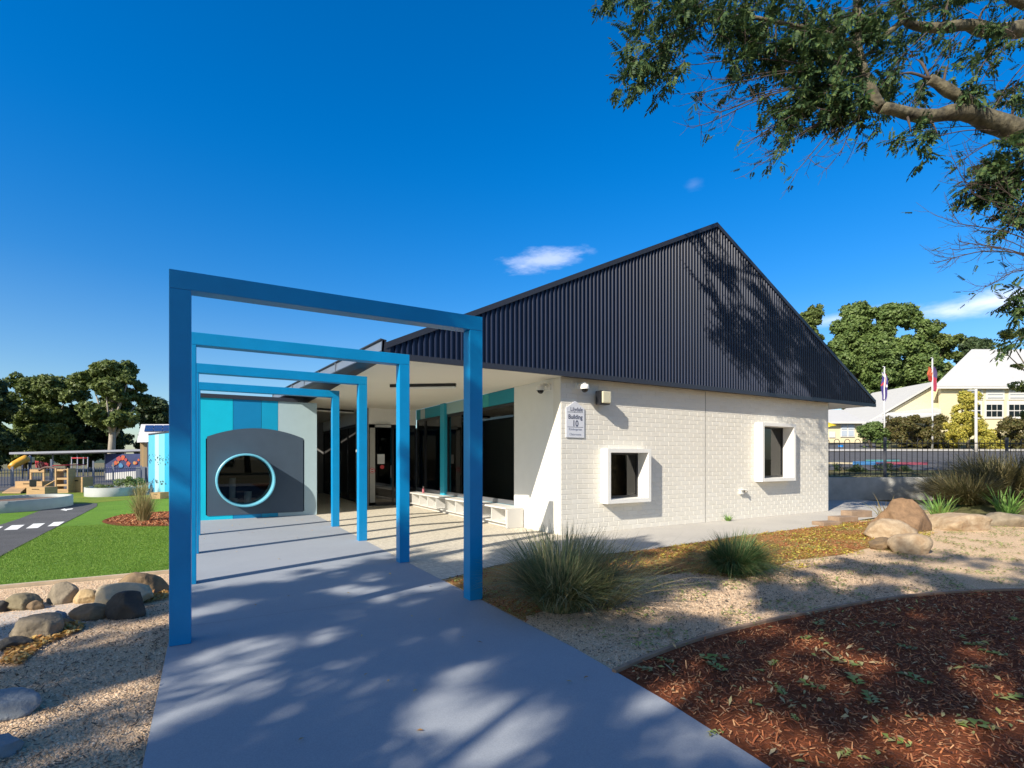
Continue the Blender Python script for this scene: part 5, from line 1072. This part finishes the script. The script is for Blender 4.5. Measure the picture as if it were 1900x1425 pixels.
# low fence across the playground
PF = thing('playground_fence', 'grey picket style metal fence across the playground', 'fence', tuple(at(120, 0, 30).xy) + (0,)); FG = mat('fence_grey', (.24, .26, .31), .5)
fa, fb_ = at(-60, 0, 26.5), at(262, 0, 33); fa.z = fb_.z = 0; dv = (fb_ - fa); LF = dv.length; dv.normalize(); nP = int(LF / .115); me_ = None
for i in range(min(nP, 100)):
    loc = fa + dv * (i * LF / min(nP, 100)) - Vector(PF.location)
    if me_ is None: o = MB().box(-.012, -.012, .05, .012, .012, 1.02).build('picket', FG, PF); me_ = o.data; o.matrix_parent_inverse = Matrix.Identity(4)
    else: o = bpy.data.objects.new('picket', me_); COL.objects.link(o); o.parent = PF
    o.location = loc
for z in (.12, .90): MB().obox(fa + Vector((0, 0, z)), dv, LF, .03, .035).build('rail', FG, PF)
for px, ht in ((23, 1.1), (95, 1.5), (173, 1.4), (210, 1.3), (262, 1.1)):
    # posts stand on the fence line
    tt = min(1, max(0, (px + 60) / 322)); lo, hi = 0, 1
    for _ in range(30):
        mid_ = (lo + hi) / 2; q_ = fa.lerp(fb_, mid_); X_ = q_.x * CS - q_.y * SN; D_ = q_.x * SN + q_.y * CS
        if CX + F * X_ / D_ < px: lo = mid_
        else: hi = mid_
    q_ = fa.lerp(fb_, lo); MB().box(q_.x - .04, q_.y - .04, 0, q_.x + .04, q_.y + .04, ht).build('fence_post', FG, PF)
# covered walkway roof
WK = thing('covered_walkway', 'long thin pale roofed walkway in front of the trees', 'shelter', tuple(at(150, 0, 42).xy) + (0,))
a, b = at(17, 843, 40), at(300, 836, 44); MB().prism([a, b, b + Vector((0, 0, .16)), a + Vector((0, 0, .16))], Vv * 3).build('roof', mat('walkway_roof', (.45, .46, .50), .5), WK)
for px in (56, 98, 143, 195): p = at(px, 0, 41 + px * .012); MB().tube([(p.x, p.y, 0), (p.x, p.y, 1.95)], .05, 8).build('post', mat('walk_post', (.30, .32, .36), .5), WK)
SL = thing('slide', 'yellow tube slide with a cream platform end at far left', 'slide', tuple(at(30, 0, 39).xy) + (0,))
MB().tube([at(20, 868, 38), at(27, 862, 38.3), at(44, 853, 38.8), at(50, 850, 39)], [.22, .26, .28, .28], 12).build('chute', mat('slide_yellow', (.75, .38, .04), .4), SL)
m = MB(); quadbox(m, 43, 53, at(0, 858, 39).z, at(0, 848, 39).z, 39, .5); m.build('platform_hood', mat('hood_cream', (.75, .62, .30), .5), SL)
m = MB(); [m.tube([(*at(x, 0, 39.2).xy, 0), (*at(x, 0, 39.2).xy, at(0, 846, 39).z)], .05, 8) for x in (42, 54, 57)]; m.build('frame', mat('navy_post', (.03, .05, .12), .5), SL)
NT = thing('climbing_net', 'small red rope climbing net right of the yellow slide', 'climbing net', tuple(at(78, 0, 40).xy) + (0,)); m = MB()
for i in range(5): m.tube([at(66 + i * 5, 855 + i, 40), at(70 + i * 5, 868, 39.6)], .035, 5); m.tube([at(66, 856 + i * 2.6, 40), at(90, 861 + i * 2, 39.7)], .035, 5)
m.build('rope_mesh', mat('rope_red', (.40, .03, .04), .6), NT)
CF = thing('monkey_bars', 'red and grey climbing bars behind the playground fence', 'climbing bars', tuple(at(140, 0, 41).xy) + (0,)); m = MB()
for x in (133, 144, 155, 163): m.tube([(*at(x, 0, 41).xy, 0), (*at(x, 0, 41).xy, at(0, 848, 41).z)], .04, 6)
m.build('upright', FG, CF); m = MB(); m.tube([at(133, 850, 41), at(163, 850, 41)], .05, 6); m.tube([at(98, 864, 38), at(160, 862, 40)], .04, 6); m.build('red_bar', MATS['rope_red'], CF)
MU = thing('mural_wall', 'dark blue wall painted with orange and red shapes under the walkway roof', 'wall', tuple(at(230, 0, 43).xy) + (0,)); m = MB(); quadbox(m, 196, 268, 0, at(0, 842, 43).z, 43, .2); m.build('wall', mat('mural_blue', (.018, .03, .11), .7, var=.3, vscale=2), MU)
rr = random.Random(5)
for i in range(12):
    x = 202 + rr.random() * 58; y_ = 848 + rr.random() * 16; s_ = rr.uniform(2, 5); c = rr.choice([(.42, .08, .03), (.33, .04, .05), (.40, .21, .07), (.05, .18, .36)])
    a0 = at(x, y_, 42.97); MB().prism([a0 + U * (s_ * .045 * math.cos(t_) * rr.uniform(.6, 1.1)) + Vector((0, 0, s_ * .05 * math.sin(t_) * rr.uniform(.6, 1.1))) for t_ in np.linspace(0, 5.6, 9)], -Vv * (.01 + .002 * i)).build('painted_shape', mat('mural_%d' % int(c[0] * 100), c, .7), MU)
tag(MB().prism([at(196, 878, 38), at(252, 874, 38), at(252, 888, 38), at(196, 890, 38)], Vv * .2).build('low_wall', mat('pale_block', (.50, .50, .48), .8)), 'low pale wall behind the right part of the playground fence', 'wall')
tag(MB().prism([at(252, 866, 33.2), at(280, 866, 33.2), at(280, 897, 33.2), at(252, 897, 33.2)], Vv * .1).build('solid_fence', mat('fence_slate', (.09, .11, .15), .6)), 'solid dark grey gate panels left of the light blue shed', 'gate')
# light blue perforated shed
SH = thing('blue_shed', 'light blue striped shed wall with dark perforations beside the nearest post', 'shed', tuple(at(296, 0, 27).xy) + (0,))
s0, s1 = Vector((-2.25, 28.2, 0)), Vector((-1.15, 24.6, 0)); dS = (s1 - s0); LS = dS.length; dS.normalize(); hS = at(278, 818, 27.2).z + .1
st = [(.36, .75, .85)[::-1], (.72, .86, .92), (.42, .80, .85), (.06, .55, .80)]; cols_ = [(.08, .40, .62), (.36, .60, .70), (.17, .50, .62), (.02, .33, .56)]; fr_ = [0, .28, .45, .68, 1]
nS = Vector((dS.y, -dS.x, 0)); rr = random.Random(9); PERF = mat('perf_dark', (.02, .03, .05), .8)
for i in range(4):
    m = MB().obox(s0 + dS * LS * fr_[i], dS, LS * (fr_[i + 1] - fr_[i]) - .01, .2, hS); m.m = 1
    for _ in range(18):
        u_ = rr.uniform(fr_[i] + .02, fr_[i + 1] - .02) * LS; z = rr.choice([.20, .56, .62]) * hS + rr.gauss(0, .025) * hS; r_ = rr.uniform(.02, .045); c = s0 + dS * u_ + nS * .004 + Vector((0, 0, z))
        m.add([c + dS * r_ * 1.6 * math.cos(t_) + Vector((0, 0, r_ * math.sin(t_))) for t_ in np.linspace(0, 5.5, 8)], [list(range(8))])
    m.build('wall_panel', [mat('shed_%d' % i, cols_[i], .5), PERF], SH)
MB().obox(s0 + Vector((0, 0, hS + .01)) - dS * .03, dS, LS + .4, .25, .07).build('roof_edge', NAVYD, SH)
# far white building with solar panels
WB = thing('solar_roof_building', 'small building with a white roof carrying solar panels', 'building', tuple(at(290, 0, 40).xy) + (0,))
m = MB(); e = [at(254, 821, 38), at(330, 818, 38), at(330, 790, 41), at(262, 790, 41)]; m.prism(e, (0, 0, .12)); m.build('roof', mat('roof_white', (.58, .57, .58), .5), WB)
for i in range(3):
    for j in range(2):
        f = lambda u_, v_: (e[0].lerp(e[1], u_)).lerp(e[3].lerp(e[2], u_), v_) + Vector((0, 0, .16))
        u0, u1 = .13 + i * .24, .13 + i * .24 + .225; v0, v1 = .5 + j * .2, .5 + j * .2 + .18
        MB().prism([f(u0, v0), f(u1, v0), f(u1, v1), f(u0, v1)], (0, 0, .03)).build('solar_panel', mat('solar', (.02, .04, .12), .2), WB)
for px in (264, 270): p = at(px, 0, 38.5); MB().box(p.x - .12, p.y - .12, 0, p.x + .1, p.y + .1, at(0, 822, 38.5).z).build('column', mat('column_tan', (.45, .33, .18), .7), WB)
m = MB(); quadbox(m, 268, 330, 0, at(0, 820, 39).z, 39.3, .3); m.build('wall', mat('wall_navy', (.03, .05, .10), .5), WB)
p = at(150, 0, 140)
m = MB(); V = []; 
for i in range(40):
    for j in range(3):
        f = i / 39; q_ = ad(-1.3 + f * 1.2, 180 + 60 * j); V.append((*q_, -1 + (0, 16, 20)[j] * (.5 + .5 * math.sin(f * 7 + 1)) ))
struct(npmesh('hills', np.array(V), np.array([(i * 3 + j, (i + 1) * 3 + j, (i + 1) * 3 + j + 1, i * 3 + j + 1) for i in range(39) for j in range(2)]), mat('hill_green', (.05, .08, .04), .9, var=.4, vscale=.05), smooth=True))
